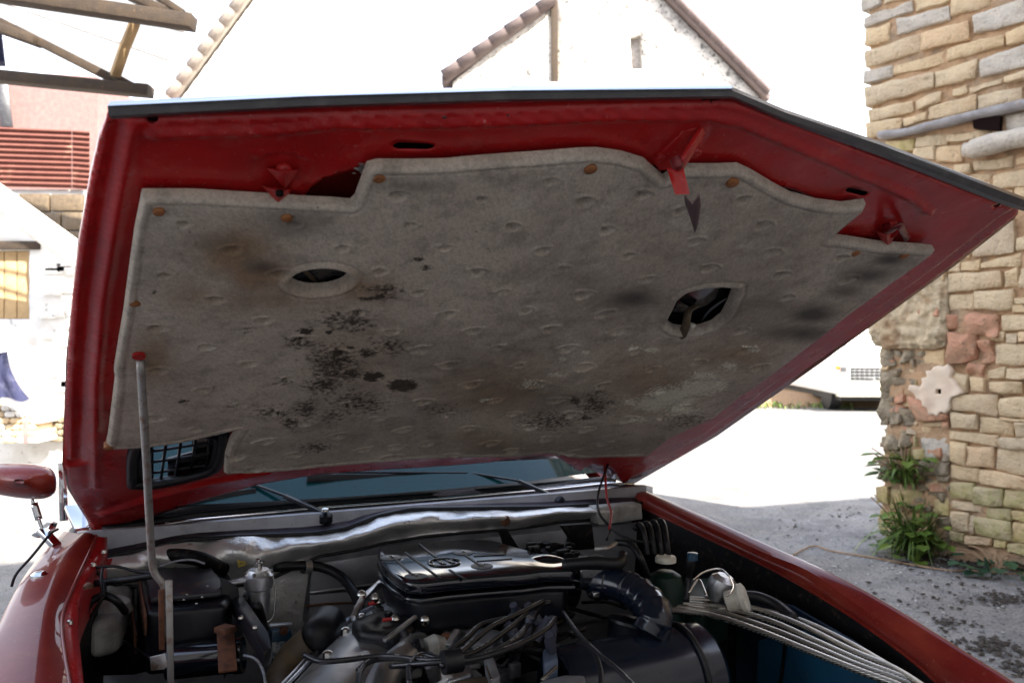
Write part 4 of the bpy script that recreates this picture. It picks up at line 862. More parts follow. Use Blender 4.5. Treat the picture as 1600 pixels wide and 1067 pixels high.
for i in range(3):
    y = 700 + i * 17; wire('grille_bar', [hp(214, y + 8, .012), hp(345, y - 12, .012)], .0035, M['black'], bonnet, 6, 2)
# prop rod
pr = [hp(218, 556, -.02)]
d_top = pr[0].y; d_bot = 1.62
def PR(px, py, t): return at(px, py, d_top + (d_bot - d_top) * t)
rodp = [PR(219, 562, 0), PR(224, 640, .2), PR(229, 720, .42), PR(233, 800, .66), PR(237, 868, .82), PR(241, 893, .86), PR(256, 915, .9), PR(258, 940, .93), PR(256, 1000, 1)]
wire('prop_rod', rodp, .0068, M['zinc'], car, 10, 5)
turned('rod_socket', hp(217, 558, -.03), HN, [(0, .010), (.02, .010), (.021, .006)], M['redin'], bonnet, 14)
bar('rod_stay', at(264, 906, 1.56), at(267, 1090, 1.56), .011, .011, M['zinc'], car, up=FW)
bar('rod_bracket', at(252, 920, 1.59), at(253, 1014, 1.6), .010, .004, M['rust'], car, up=FW)
prism('rod_foot', [at(234, 1026, 1.61), at(258, 1020, 1.61), at(262, 1040, 1.6), at(256, 1045, 1.6), at(236, 1047, 1.61)], FW * -.004, M['zinc'], car, .001)

# ---------------- cowl, screen, firewall
uL, uR = -.80, .74
def cowlz(u): return .955
cw = MB(); n = 26
base = []
for i in range(n + 1):
    t = i / n; px = 150 + t * 850; lo = 880 - t * 95 if False else None
top_line = [(150, 838), (300, 815), (480, 798), (700, 781), (850, 768), (960, 757), (1010, 760)]
bot_line = [(150, 872), (230, 856), (290, 842), (360, 838), (440, 835), (490, 833), (540, 825), (590, 806), (640, 795), (760, 793), (860, 792), (940, 787), (1010, 785)]
def onprof(px, py, vv): return onv(px, py, vv)
def interp(line, x):
    for (a, b) in zip(line, line[1:]):
        if x <= b[0]: return a[1] + (b[1] - a[1]) * (x - a[0]) / (b[0] - a[0])
    return line[-1][1]
v = []; f = []
for i in range(n + 1):
    px = 140 + i / n * 880
    a = onv(px, interp(top_line, px), -.09); b = onv(px, interp(bot_line, px) - 3, .035); c = onv(px, interp(bot_line, px) + 2, .045); d = c - Z * .008 - FW * .02
    v += [a - FW * .05 + Z * .0, a, a.lerp(b, .5) + Z * .006, b, c, d]
for i in range(n):
    for k in range(5): f.append((i * 6 + k, i * 6 + k + 1, i * 6 + 7 + k, i * 6 + 6 + k))
put('cowl', v, f, mat('cowl_paint', (.020, .013, .020), .5, spec=.3, bump=[(14, .2, .006), (120, .1, .001)], var=[(18, .5, .7, (.09, .07, .07), .7), (50, .62, .7, (.15, .1, .08), .4)]), car)
wire('screen_trim', [onv(px, interp(top_line, px) - 3, -.10) for px in range(150, 1010, 40)], .0045, M['chrome'], car, 8, 2)
wire('cowl_seal', [onv(px, interp(bot_line, px), .05) for px in range(140, 1010, 12)], .006, M['rubber'], car, 8, 2)
wire('screen_rubber', [onv(px, interp(top_line, px) - 9, -.13) for px in range(160, 1000, 40)], .012, M['rubber'], car, 8, 2)
prism('sunlit_cowl_corner', [onv(x, y, -.11) for x, y in [(838, 758), (900, 752), (958, 749), (966, 754), (960, 759), (850, 767)]], Z * -.004, M['chrome'], car, .001)  # bright chrome plates stand in for sunlight on the cowl bodywork
prism('sunlit_cowl_corner', [onv(x, y, -.11) for x, y in [(676, 771), (690, 766), (740, 763), (752, 768), (700, 774)]], Z * -.004, M['chrome'], car, .001)
# windscreen
sb = .985
scr = [C(-.70, -.15, sb), C(.70, -.15, sb), C(.56, -.85, sb + .43), C(-.56, -.85, sb + .43)]
v = []; f = []; nn_ = 10
for j in range(nn_ + 1):
    for i in range(nn_ + 1):
        a, b = i / nn_, j / nn_; p = scr[0].lerp(scr[1], a).lerp(scr[3].lerp(scr[2], a), b); v.append(p + FW * (.10 * (1 - (2 * a - 1) ** 2)) + Z * .02 * math.sin(b * 3.1))
for j in range(nn_):
    for i in range(nn_): k = j * (nn_ + 1) + i; f.append((k, k + 1, k + nn_ + 2, k + nn_ + 1))
put('windscreen', v, f, M['glass'], car)
# foil insulation over the firewall: crinkled
fo_t = [(150, 872), (230, 858), (290, 842), (360, 838), (440, 836), (490, 835), (540, 827), (590, 808), (640, 797), (760, 795), (860, 793), (955, 788)]
fo_b = [(150, 905), (190, 915), (260, 915), (340, 920), (420, 905), (500, 868), (560, 858), (600, 848), (660, 838), (720, 832), (800, 826), (880, 815), (955, 808)]
v = []; f = []; n = 150; m_ = 16
for i in range(n + 1):
    px = 148 + i / n * 810; t0, t1 = interp(fo_t, px), interp(fo_b, px)
    for j in range(m_ + 1):
        b = j / m_; vv = .045 + .05 * math.sin(math.pi * min(1, b * 1.15)) + .042 * noise.noise(V3((px / 70, b * 1.3, 3))) + .011 * noise.noise(V3((px / 24, b * 3, 8)))
        v.append(onv(px, t0 + (t1 - t0) * b, vv))
for i in range(n):
    for j in range(m_): k = i * (m_ + 1) + j; f.append((k, k + 1, k + m_ + 2, k + m_ + 1))
put('heat_shield', v, f, M['foil'], car)
wire('shield_edge', [onv(px, interp(fo_b, px), .055 + .01 * noise.noise(V3((px / 30, 0, 0)))) for px in range(150, 956, 14)], .0045, M['rubber'], car, 8, 2)
# firewall panels
def fpanel(name, pts, vv, m, th=.006, bw=.003): return prism(name, [onv(x, y, vv) for x, y in pts], FW * th, m, car, bw)
box('firewall', C(0, .0, .60), (1.56, .02, .72), M['greysteel'], car)
fpanel('side_panel', [(300, 845), (482, 838), (486, 880), (478, 920), (472, 965), (490, 1010), (300, 1030)], .03, M['foil'] if False else mat('stained_foil', (.66, .65, .63), .36, .35, bump=[(5, .6, .04), (22, .3, .01)], var=[(5, .42, .62, (.20, .19, .18), .75), (40, .6, .7, (.15, .09, .05), .6)]))
fpanel('fire_panel', [(487, 880), (700, 848), (700, 905), (483, 924)], .034, M['greysteel'])
fpanel('fire_panel', [(483, 928), (700, 908), (700, 1010), (480, 1020)], .028, M['greysteel'])
wire('bead', [onv(484, 925, .045), onv(570, 914, .045), onv(640, 906, .045)], .004, M['alu'], car)
wire('bead', [onv(478, 946, .045), onv(520, 942, .045), onv(560, 941, .045)], .003, M['rust'], car)
fpanel('fire_panel', [(700, 845), (1020, 812), (1020, 960), (700, 990)], .03, M['greysteel'])
fpanel('white_box', [(918, 788), (988, 782), (990, 806), (922, 815)], .05, M['whitegrey'], .05, .004)
# bay sides and floor
box('bay_floor', C(0, .80, .30), (1.6, 1.62, .03), M['dirtblack'], car)
# blue inner wing, lower right
pv = [onu(x, y, .66) for x, y in [(1183, 1000), (1235, 985), (1300, 985), (1345, 1012), (1425, 1075), (1470, 1110), (1178, 1110)]]
prism('inner_wing', pv, X * .012, M['blue'], car, .006, 3)
pv = [onu(x, y, .70) for x, y in [(1150, 930), (1235, 945), (1330, 1000), (1430, 1070), (1470, 1100), (1150, 1100)]]
prism('inner_wing', pv, X * .01, mat('shaded_blue', (.006, .022, .05), .5, var=[(9, .4, .7, (.012, .012, .012), .8)]), car, .002)  # same wing in a darker blue, with its shading put into the colour
wire('wing_seam', [onu(1228, 987, .655), onu(1224, 1030, .655), onu(1215, 1100, .655)], .004, M['dirtblack'], car)

# ---------------- wings
def loft(name, lines, m, parent, k=6, smooth=True, sub=3):
    L_ = [cr(l, k) for l in lines]; n = len(L_[0]); rows = []
    for i in range(n):
        col = cr([l[i] for l in L_], sub) if len(lines) > 2 and sub else [l[i] for l in L_]; rows.append(col)
    w_ = len(rows[0]); v = [p for r in rows for p in r]; f = [(i * w_ + j, i * w_ + j + 1, (i + 1) * w_ + j + 1, (i + 1) * w_ + j) for i in range(n - 1) for j in range(w_ - 1)]
    return put(name, v, f, m, parent, smooth)
rt = [(980, 762), (1060, 800), (1181, 857), (1261, 890), (1333, 939), (1422, 1002), (1510, 1067), (1640, 1165)]
ri = [(975, 778), (1060, 818), (1181, 875), (1261, 918), (1341, 968), (1425, 1030), (1480, 1080), (1590, 1180)]
ro = [(985, 757), (1080, 797), (1181, 842), (1301, 896), (1395, 947), (1503, 1014), (1585, 1066), (1730, 1170)]
T0 = [onu(x, y, .735) for x, y in ri]; T1 = [onu(x, y, .745) for x, y in rt]; T2 = [onu(x, y, .785) for x, y in ro]
for P_ in (T2,): print('wing z', [round(p.z, 3) for p in P_], [round(p.z, 3) for p in T1])
ins = [p - Z * .012 - X * .008 for p in T0]
loft('wing_gutter', [[p - Z * .055 for p in ins], ins, T0], M['dirtblack'], car, sub=0)
loft('front_wing', [T0, [a.lerp(b, .5) - X * .004 for a, b in zip(T0, T1)], T1], M['red'], car, sub=2)
loft('front_wing', [T1, [a.lerp(b, .5) + Z * .004 for a, b in zip(T1, T2)], T2, [p + X * .04 - Z * .04 for p in T2], [p + X * .06 - Z * .16 for p in T2], [p + X * .05 - Z * .36 for p in T2], [p + X * .02 - Z * .60 for p in T2]], M['red'], car, sub=3)
loft('bay_wall', [[p - Z * .055 for p in ins], [V3((p.x, p.y, .3)) - X * .03 for p in ins]], M['dirtblack'], car, sub=0)
wire('wing_lip', [p - Z * .002 for p in T0], .0035, M['chrome'] if False else M['red'], car, 8, 4)
def onwing(px, py, dz):
    v_ = .5
    for _ in range(30):
        p = onz(px, py, zprof(v_) + dz); v_ = .5 * v_ + .5 * min(1.6, max(-.4, (p - O).dot(FW)))
    return onz(px, py, zprof(v_) + dz)
l0 = [(168, 838), (160, 868), (138, 905), (124, 940), (122, 975), (126, 1020), (131, 1067), (140, 1150)]
l1 = [(150, 836), (138, 866), (115, 915), (99, 955), (97, 985), (102, 1025), (109, 1067), (118, 1150)]
l2 = [(140, 832), (112, 858), (88, 900), (72, 950), (66, 985), (58, 1025), (52, 1067), (40, 1150)]
l3 = [(118, 832), (80, 868), (50, 905), (28, 950), (14, 985), (-6, 1025), (-30, 1067), (-80, 1150)]
l4 = [(92, 836), (62, 868), (36, 902), (12, 945), (-8, 985), (-40, 1025), (-80, 1067), (-160, 1150)]
A0, A1, A2, A3, A4 = [[onwing(x, y, dz) for x, y in l] for l, dz in ((l0, -.022), (l1, -.008), (l2, .006), (l3, .0), (l4, -.02))]
loft('front_wing', [[p - Z * .08 for p in A0], A0, [a.lerp(b, .5) - Z * .002 for a, b in zip(A0, A1)], A1], M['redin'], car, sub=0)
loft('front_wing', [A1, A2, A3, A4, [p - X * .03 - Z * .10 for p in A4], [p - X * .04 - Z * .30 for p in A4], [p - X * .01 - Z * .55 for p in A4]], M['red'], car, sub=3)
loft('bay_wall', [[p - Z * .075 for p in A0], [V3((p.x, p.y, .3)) - X * .02 for p in A0]], M['dirtblack'], car, sub=0)
wire('wing_lip', A1, .0035, M['red'], car, 8, 4)
# screw heads along the left gutter and a washer jet on the wing
for (px, py) in [(109, 970), (146, 880), (162, 860)]: turned('screw', onwing(px, py, -.012), Z, [(-.004, .006), (.002, .005), (.003, .002)], M['bolt'], car, 10)
turned('washer_jet', onwing(62, 898, .002), Z, [(-.01, .017), (.002, .016), (.007, .010), (.008, .004)], M['chrome'], car, 18)
# rest of the body behind the screen, so that the car is whole
bp = [(-.12, .97), (-.16, .99), (-.86, 1.41), (-1.7, 1.39), (-2.4, 1.02), (-3.0, .95), (-3.05, .45), (-.1, .30)]
prism('body_shell', [C(-.78, v_, z_) for v_, z_ in [(-.14, .93), (-1.2, .95), (-3.0, .93), (-3.08, .45), (-.14, .26)]], X * 1.56, M['red'], car, .03, 3)
prism('roof', [C(-.56, -.86, 1.415), C(-.58, -1.7, 1.40), C(.58, -1.7, 1.40), C(.56, -.86, 1.415)], Z * .035, M['red'], car, .012, 3)
for s_ in (-1, 1):
    bar('screen_pillar', C(s_ * .735, -.16, .95), C(s_ * .575, -.86, 1.43), .05, .04, M['chrome' if s_ < 0 else 'red'], car)
    bar('rear_pillar', C(s_ * .6, -1.7, 1.41), C(s_ * .70, -2.35, .95), .12, .04, M['red'], car)
    prism('side_window', [C(s_ * .735, -.30, .955), C(s_ * .60, -.88, 1.38), C(s_ * .60, -1.66, 1.38), C(s_ * .70, -2.1, .955)], X * (s_ * .005), M['darkglass'], car, 0)
prism('rear_window', [C(-.58, -1.72, 1.39), C(.58, -1.72, 1.39), C(.68, -2.4, .96), C(-.68, -2.4, .96)], Z * .005, M['darkglass'], car, 0)
box('dashboard', C(0, -.45, .86), (1.4, .5, .2), M['black'], car, bw=.04)
for u_ in (-.76, .76):
    for v_ in (.75, -1.9): turned('wheel', C(u_ - .09, v_, .31), X, [(0, .17), (0, .29), (.02, .31), (.16, .31), (.18, .29), (.18, .17)], M['vanblack'], car, 28)
prism('nose_panel', [C(-.80, 1.50, .30), C(.80, 1.50, .30), C(.80, 1.52, .62), C(0, 1.58, .64), C(-.80, 1.52, .62)], FW * .05, M['red'], car, .01)
box('front_bumper', C(0, 1.62, .45), (1.66, .08, .10), M['chrome'], car, bw=.02)
# A pillar bright strip and lower screen corner beside the bonnet
bar('corner_trim', at(97, 722, 2.32), at(100, 812, 2.32), .02, .02, M['chrome'], car)
bar('corner_trim', at(112, 790, 2.25), at(128, 826, 2.2), .035, .01, M['chrome'], car)
# wing mirror
mz = 1.9
mc = at(40, 750, mz); mr = empty  # keep the mirror as a part with sub-parts
v = []; f = []; N1, N2 = 24, 12
mp_ = [(0, 724), (40, 723), (70, 727), (84, 735), (89, 752), (85, 770), (70, 778), (50, 779), (20, 776), (-10, 770), (-32, 758), (-38, 745), (-28, 730)]
loop = cr([at(x, y, mz) for x, y in mp_ + mp_[:1]], 3)[:-1]; c = V3((0, 0, 0))
for p in loop: c += p
c /= len(loop)
n = len(loop)
for j, (s_, dd) in enumerate([(.93, .05), (1, .03), (1, 0), (.93, -.03), (.75, -.055), (.45, -.072), (.12, -.08)]):
    for p in loop: v.append(c + (p - c) * s_ + ray(40, 750) * dd)
for j in range(6):
    for i in range(n): f.append((j * n + i, j * n + (i + 1) % n, (j + 1) * n + (i + 1) % n, (j + 1) * n + i))
f.append(tuple(range(n))); f.append(tuple(6 * n + i for i in range(n))[::-1])
mir = put('wing_mirror', v, f, M['red'], car)
wire('mirror_stem', [at(50, 779, mz), at(54, 792, mz), at(62, 815, mz), at(66, 826, mz)], .0035, M['chrome'], mir)
wire('mirror_sleeve', [at(53, 785, mz), at(61, 811, mz)], .0075, M['chrome'], mir, 14, 4)
prism('mirror_foot', [at(48, 836, mz), at(54, 828, mz), at(72, 814, mz), at(80, 816, mz), at(76, 826, mz), at(58, 840, mz)], V3((0, .03, -.006)), M['chrome'], mir, .002)
wire('wire_loop', [at(90, 826, 1.85), at(78, 834, 1.8), at(50, 868, 1.75), at(26, 895, 1.7), at(18, 915, 1.7)], .0028, M['rubber'], car)
bar('mirror_bracket', at(66, 828, 1.88), at(88, 852, 1.86), .02, .012, M['chrome'], mir)
# wipers
def wiper(piv, knee, tip, blade_, vp=-.02):
    a = onv(*piv, vp + .02); k = onv(*knee, vp - .04); t = onv(*tip, vp - .12)
    w0 = turned('wiper', a - Z * .012, Z + FW * .3, [(0, .020), (.018, .018), (.026, .010), (.028, .003)], M['black'], car, 18)
    bar('wiper_arm', a + Z * .006, k + Z * .012, .018, .010, M['black'], w0)
    bar('wiper_arm', k + Z * .012, t + Z * .010, .009, .006, M['black'], w0)
    b0, b1 = onv(*blade_[0], -.11), onv(*blade_[1], -.11)
    bar('wiper_blade', b0, b1, .010, .022, M['rubber'], w0); bar('blade_bridge', b0.lerp(b1, .15) + Z * .016, b0.lerp(b1, .85) + Z * .016, .006, .006, M['black'], w0)
wiper((508, 806), (445, 781), (385, 757), ((250, 790), (400, 768)))
wiper((872, 781), (810, 757), (700, 738), ((480, 746), (770, 747)))
turned('wiper_cap', onv(508, 805, .02) + Z * .012, Z, [(0, .010), (.006, .010), (.009, .004)], M['bolt'], car, 14)

# ---------------- engine bay fittings
def zt_(px, py, z): return onz(px, py, z)
# air filter box
za = .895
top = [(590, 862), (592, 853), (607, 850), (655, 846), (740, 840), (770, 842), (815, 855), (865, 867), (900, 878), (896, 890), (850, 890), (815, 895), (760, 899), (700, 904), (660, 909), (635, 907), (612, 893), (596, 878)]
TP = [onz(x, y, za) for x, y in top]
af = prism('air_filter_box', TP, Z * -.030, M['gloss'], car, .010, 4)
cen = sum(TP, V3((0, 0, 0))) / len(TP)
prism('lower_shell', [cen + (p - cen) * 1.02 - Z * .034 for p in TP], Z * -.012, M['gloss'], af, .004, 2)
prism('lower_shell', [cen + (p - cen) * .93 - Z * .044 for p in TP], Z * -.07, M['black'], af, .012, 3)
for (x, y) in [(611, 871), (650, 900), (724, 863), (753, 884)]:
    p = onz(x, y, za); turned('cover_well', p, Z, [(-.004, .026), (.0015, .025), (.0016, .018), (.0008, .016)], M['black'], af, 20); turned('cover_screw', p, Z, [(0, .005), (.004, .005), (.006, .003)], M['bolt'], af, 12)
for a, b in [((633, 862), (688, 903)), ((655, 849), (682, 870)), ((702, 889), (728, 905)), ((740, 868), (790, 865)), ((745, 876), (800, 872)), ((615, 870), (645, 898)), ((724, 864), (752, 884))]:
    bar('cover_rib', onz(*a, za + .001), onz(*b, za + .001), .006, .0022, M['rubber'], af)
cb = onz(694, 879, za)
ringp = [cb + X * (.036 * math.cos(t)) + FW * (.036 * math.sin(t)) + Z * .002 for t in [2 * math.pi * i / 24 for i in range(25)]]
wire('badge_ring', ringp, .0025, M['gloss'], af, 8, 1)
for i in range(5):
    a = cb + X * (-.022 + .011 * i) - FW * .018 + Z * .002; bar('badge_mark', a, a + FW * .036 + X * .008 * (1 if i % 2 else -1), .0045, .004, M['gloss'], af)
prism('filter_label', [onz(x, y, za - .028) for x, y in [(668, 911), (704, 907), (716, 917), (682, 923)]], Z * .0015, M['bluetag'], af, 0)
prism('label_text', [onz(x, y, za - .0262) for x, y in [(690, 910.5), (702, 909), (711, 916), (697, 919)]], Z * .0008, M['label'], af, 0)
# snorkel and hose
zs = .865
horn = [onz(800, 888, zs - .035), onz(850, 884, zs + .01), onz(890, 896, zs), onz(930, 906, zs - .005)]
wire('intake_horn', horn, .05, M['gloss'], car, 20, 8, rf=lambda t, l: .046 - .009 * t, flat=.7)
hose = [onz(925, 906, .86), onz(955, 910, .86), onz(985, 920, .855), onz(1012, 940, .845), onz(1024, 964, .83), onz(1012, 990, .80)]
wire('intake_hose', hose, .043, M['satin'], car, 28, 26, rf=lambda t, l: .0355 + .0032 * sum(math.exp(-((t - q) / .012) ** 2) for q in (.36, .50, .64, .78, .90)) + (.003 if t < .16 else 0))
turned('hose_clamp', onz(932, 906, .86), (hose[1] - hose[0]), [(-.006, .040), (-.006, .0425), (.008, .0425), (.008, .040)], M['bolt'], car, 28)
box('clamp_screw', onz(930, 928, .845), (.016, .014, .012), M['bolt'], car)
wire('breather_hose', [onz(880, 882, .90), onz(930, 878, .91), onz(965, 880, .905), onz(972, 868, .91)], .014, M['rubber'], car, 12, 6)
wire('thin_hose', [onz(962, 846, .93), onz(985, 850, .93), onz(1000, 870, .91), onz(1012, 900, .86)], .008, M['rubber'], car, 10, 6)
# black canister
c0, c1 = onz(895, 1092, .69), onz(1085, 1052, .70); axc = c1 - c0; Lc_ = axc.length
can = turned('black_canister', c0 - axc * .12, axc, [(0, .07), (.0, .098), (.01, .104), (Lc_ * 1.0, .104), (Lc_ * 1.0 + .002, .109), (Lc_ * 1.06, .109), (Lc_ * 1.07, .104), (Lc_ * 1.17, .103), (Lc_ * 1.21, .094), (Lc_ * 1.22, .075), (Lc_ * 1.21, .07)], M['satin'], car, 48)
wire('canister_seam', [c0 - axc * .12 + axc * 1.0 + (axc.normalized().cross(Z).normalized() * math.cos(t) + axc.normalized().cross(axc.normalized().cross(Z)).normalized() * math.sin(t)) * .108 for t in [2 * math.pi * i / 30 for i in range(31)]], .006, M['rubber'], can, 8, 1)
turned('inlet_cap', onz(985, 975, .80), Z + X * .2, [(-.05, .045), (.0, .047), (.004, .049), (.010, .048), (.011, .03)], M['black'], car, 26)
# braided hoses
bh = [[(1050, 934), (1120, 938), (1180, 950), (1250, 975), (1330, 1015), (1400, 1045), (1470, 1090)], [(1048, 940), (1120, 947), (1200, 968), (1280, 1003), (1350, 1034), (1430, 1066), (1480, 1100)],
      [(1046, 946), (1120, 955), (1200, 980), (1270, 1008), (1340, 1038), (1420, 1068), (1470, 1100)], [(1046, 951), (1110, 960), (1180, 982), (1260, 1014), (1340, 1046), (1410, 1072), (1460, 1100)], [(1120, 950), (1190, 953), (1250, 968), (1320, 1000), (1390, 1040), (1440, 1070), (1480, 1100)]]
for i, h in enumerate(bh): tag(wire('braided_hose', [onz(x, y, .80 - .004 * (i % 3)) for x, y in h], .0066, M['braid'], car, 12, 8))
wire('thin_pipe', [onz(1040, 955, .79), onz(1110, 962, .79), onz(1145, 962, .78)], .003, M['bolt'], car)
# reservoirs on the right
rc = onz(1040, 868, .90)
rs = turned('green_reservoir', rc - Z * .17, Z, [(0, .04), (.0, .044), (.10, .044), (.125, .036), (.135, .020)], M['green'], car, 28)
turned('reservoir_cap', rc - Z * .022, Z, [(.008, .022), (.009, .0245), (.018, .0245), (.022, .022), (.023, .01)], M['cream'], rs, 28)
gb_ = onz(1095, 915, .82)
prism('green_bottle', [onz(x, y, .80) for x, y in [(1060, 905), (1120, 898), (1138, 922), (1100, 942), (1060, 935)]], Z * -.12, M['green'], car, .012, 3)
wire('coolant_hose', [onz(1082, 866, .90), onz(1078, 880, .88), onz(1073, 905, .84), onz(1070, 940, .80)], .011, M['rubber'], car, 14, 6)
turned('hose_end', onz(1082, 866, .905), Z, [(-.012, .0125), (.004, .0125), (.005, .008)], M['bluetag'] if False else M['blue'], car, 16)
for (a, b, c_, d_) in [((1083, 905), (1100, 893), (1125, 888), (1140, 900)), ((1140, 900), (1146, 915), (1142, 925), (1135, 930))]:
    wire('clip_wire', [onz(*a, .87), onz(*b, .875), onz(*c_, .875), onz(*d_, .87)], .002, M['bolt'], car)
wire('clip_wire', [onz(1076, 925, .85), onz(1092, 905, .86), onz(1104, 930, .85)], .0028, M['bolt'], car)
turned('metal_pot', onz(1120, 935, .80), V3((.25, -.1, .75)), [(0, .030), (.035, .034), (.05, .030), (.06, .018)], M['alu'], car, 26)
turned('metal_pot', onz(1136, 940, .81), V3((.9, -.3, .35)), [(0, .024), (.03, .026), (.032, .033), (.042, .033), (.046, .026), (.047, .01)], M['cream'], car, 28)
wire('wing_hose', [onz(1155, 930, .82), onz(1185, 932, .82), onz(1215, 945, .81), onz(1240, 965, .80)], .012, M['rubber'], car, 12, 6)
for i in range(4):
    x = 996 + i * 11; wire('bent_pipe', [onz(x - 4, 826 - i * 2, .95), onz(x + 2, 818 - i * 2, .96), onz(x + 9, 826 - i * 2, .955), onz(x + 13, 845, .93), onz(x + 16, 866, .90)], .006, M['rubber'], car, 10, 6)
# brake servo, master cylinder shapes on the right back
turned('servo', C(.36, .10, .74), FW, [(0, .03), (.0, .10), (.03, .115), (.05, .115), (.10, .085), (.12, .04)], M['dirtblack'], car, 32)
bar('master_cylinder', C(.36, .2, .84), C(.37, .38, .84), .04, .045, M['dirtblack'], car, bw=.01)
prism('fluid_tank', [onz(x, y, .90) for x, y in [(900, 866), (938, 862), (960, 872), (958, 884), (905, 886)]], Z * -.05, M['gloss'], car, .01, 3)
wire('bracket_rod', [onz(930, 857, .93), onz(950, 855, .935), onz(962, 848, .94)], .006, M['zinc'], car)
prism('black_bracket', [onv(x, y, .12) for x, y in [(778, 830), (792, 828), (818, 868), (800, 872), (785, 850)]], FW * .01, M['dirtblack'], car, .002)
turned('bracket_bolt', onv(788, 812, .10), FW, [(0, .014), (.01, .014), (.014, .008)], M['rust'], car, 12)
prism('black_bracket', [onv(x, y, .16) for x, y in [(872, 818), (920, 815), (925, 855), (880, 858), (885, 838)]], FW * .02, M['dirtblack'], car, .004)
tgl = MB(); random.seed(21)
for i in range(26):
    p = onz(random.uniform(830, 900), random.uniform(848, 872), random.uniform(.86, .90)); v, f = bev(boxv(p, X, FW, Z, random.uniform(.01, .03), random.uniform(.01, .02), random.uniform(.006, .016)), BF, .002, 1); tgl.add(v, f)
tgl.build('linkage', M['dirtblack'], car, kind='stuff')
wire('red_wire', [hp(945, 728, .0), onz(948, 775, .97), onz(955, 800, .95), onz(952, 826, .93)], .0035, M['redwire'], car, 8, 8)
wire('black_wire', [hp(950, 724, .0), onz(935, 770, .985), onz(936, 800, .96), onz(952, 824, .93), onz(948, 842, .92)], .0035, M['rubber'], car, 8, 8)
wire('black_wire', [onz(955, 826, .93), onz(975, 838, .93), onz(1000, 846, .92), onz(1020, 846, .92)], .0035, M['rubber'], car, 8, 8)

# ---- left half
hbx = [(216, 896), (232, 892), (340, 892), (350, 912), (348, 950), (300, 962), (232, 968), (222, 930)]
bx = prism('heater_box', [onz(x, y, .86) for x, y in [(214, 905), (222, 890), (262, 886), (338, 886), (356, 905), (362, 930), (352, 944), (290, 950), (228, 955)]], Z * -.13, M['black'], car, .012, 3)
prism('heater_lid', [onz(x, y, .866) for x, y in [(226, 900), (240, 894), (330, 893), (344, 912), (346, 932), (290, 938), (236, 942)]], Z * .012, mat('lid_black', (.022, .022, .028), .38, bump=[(30, .2, .004)], var=[(30, .6, .68, (.16, .08, .03), .7), (200, .66, .7, (.5, .5, .45), .7)]), bx, .004)
for (x, y) in [(324, 915), (292, 928), (287, 936), (316, 932), (307, 942)]: turned('paint_fleck', onz(x, y, .88), Z, [(0, .003), (.001, .002)], M['grit'], bx, 6)
wire('heater_duct', [onz(215, 880, .88), onz(260, 868, .90), onz(310, 872, .90), onz(350, 890, .86)], .017, M['dirtblack'], car, 16, 6)
wire('lid_wire', [onz(250, 884, .905), onz(275, 876, .91), onz(300, 874, .91), onz(320, 880, .90)], .0025, M['greysteel'], car)
# dusty black tray
tv = [onz(x, y, .74) for x, y in [(128, 968), (160, 950), (215, 945), (238, 958), (240, 1005), (210, 1012), (130, 1014)]]
prism('battery_tray', tv, Z * -.06, M['dirtblack'], car, .01, 2)
sp_ = MB()
for i in range(420):
    px, py = random.uniform(138, 236), random.uniform(955, 1008); flake(sp_, onz(px, py, .742), random.uniform(.0010, .0030))
sp_.build('dust_grains', M['grit'], car, kind='stuff')
prism('tray_rib', [onz(x, y, .80) for x, y in [(202, 930), (206, 930), (214, 990), (210, 992)]], Z * -.04, M['rust'], car, .002)
prism('tray_rib', [onz(x, y, .86) for x, y in [(216, 905), (220, 905), (230, 960), (226, 962)]], Z * -.04, M['rust'], car, .002)
# grey inner wing panel on the left
prism('strut_top', [onz(x, y, .84) for x, y in [(140, 945), (150, 900), (172, 886), (214, 880), (210, 905), (190, 960), (140, 972)]], Z * -.08, M['whitegrey'], car, .02, 3)
turned('strut_cap', onz(168, 940, .85), Z, [(-.02, .05), (.0, .045), (.01, .03), (.012, .01)], M['whitegrey'], car, 26)
wire('black_hose', [onz(128, 965, .86), onz(142, 940, .88), onz(162, 930, .89), onz(182, 938, .88), onz(196, 955, .85)], .008, M['rubber'], car, 12, 8)
wire('loom', [onz(150, 890, .93), onz(160, 905, .92), onz(162, 925, .90), onz(150, 950, .87), onz(132, 975, .84)], .004, M['rubber'], car, 8, 8)
wire('loom', [onz(140, 912, .91), onz(190, 906, .92), onz(240, 898, .93)], .007, M['rubber'], car, 10, 8)
wire('loom', [onz(150, 886, .94), onz(180, 884, .94), onz(215, 892, .93), onz(240, 893, .93)], .003, M['rubber'], car, 8, 8)
wire('loom', [onz(160, 888, .94), onz(158, 905, .93), onz(160, 930, .90)], .003, M['rubber'], car, 8, 8)
for (x, y) in [(146, 893), (152, 886), (138, 918)]: turned('earth_nut', onz(x, y, .93), Z, [(0, .009), (.006, .009), (.010, .005)], M['rust'], car, 8)
prism('red_overspray', [onv(x, y, .11) for x, y in [(150, 876), (176, 871), (172, 884), (148, 890)]], FW * .003, M['redwire'], car, 0)
# diagonal brace
br = prism('diagonal_brace', [onz(x, y, .85) for x, y in [(342, 893), (352, 888), (420, 985), (425, 1010), (412, 1018), (360, 935)]], Z * -.03, M['black'], car, .006)
for (x, y) in [(376, 965), (398, 980)]: turned('brace_screw', onz(x, y, .852), Z, [(0, .006), (.004, .005), (.005, .002)], M['bolt'], br, 12)
fpanel('shroud', [(345, 900), (372, 915), (380, 1000), (350, 1060), (340, 960)], .30, M['black'])
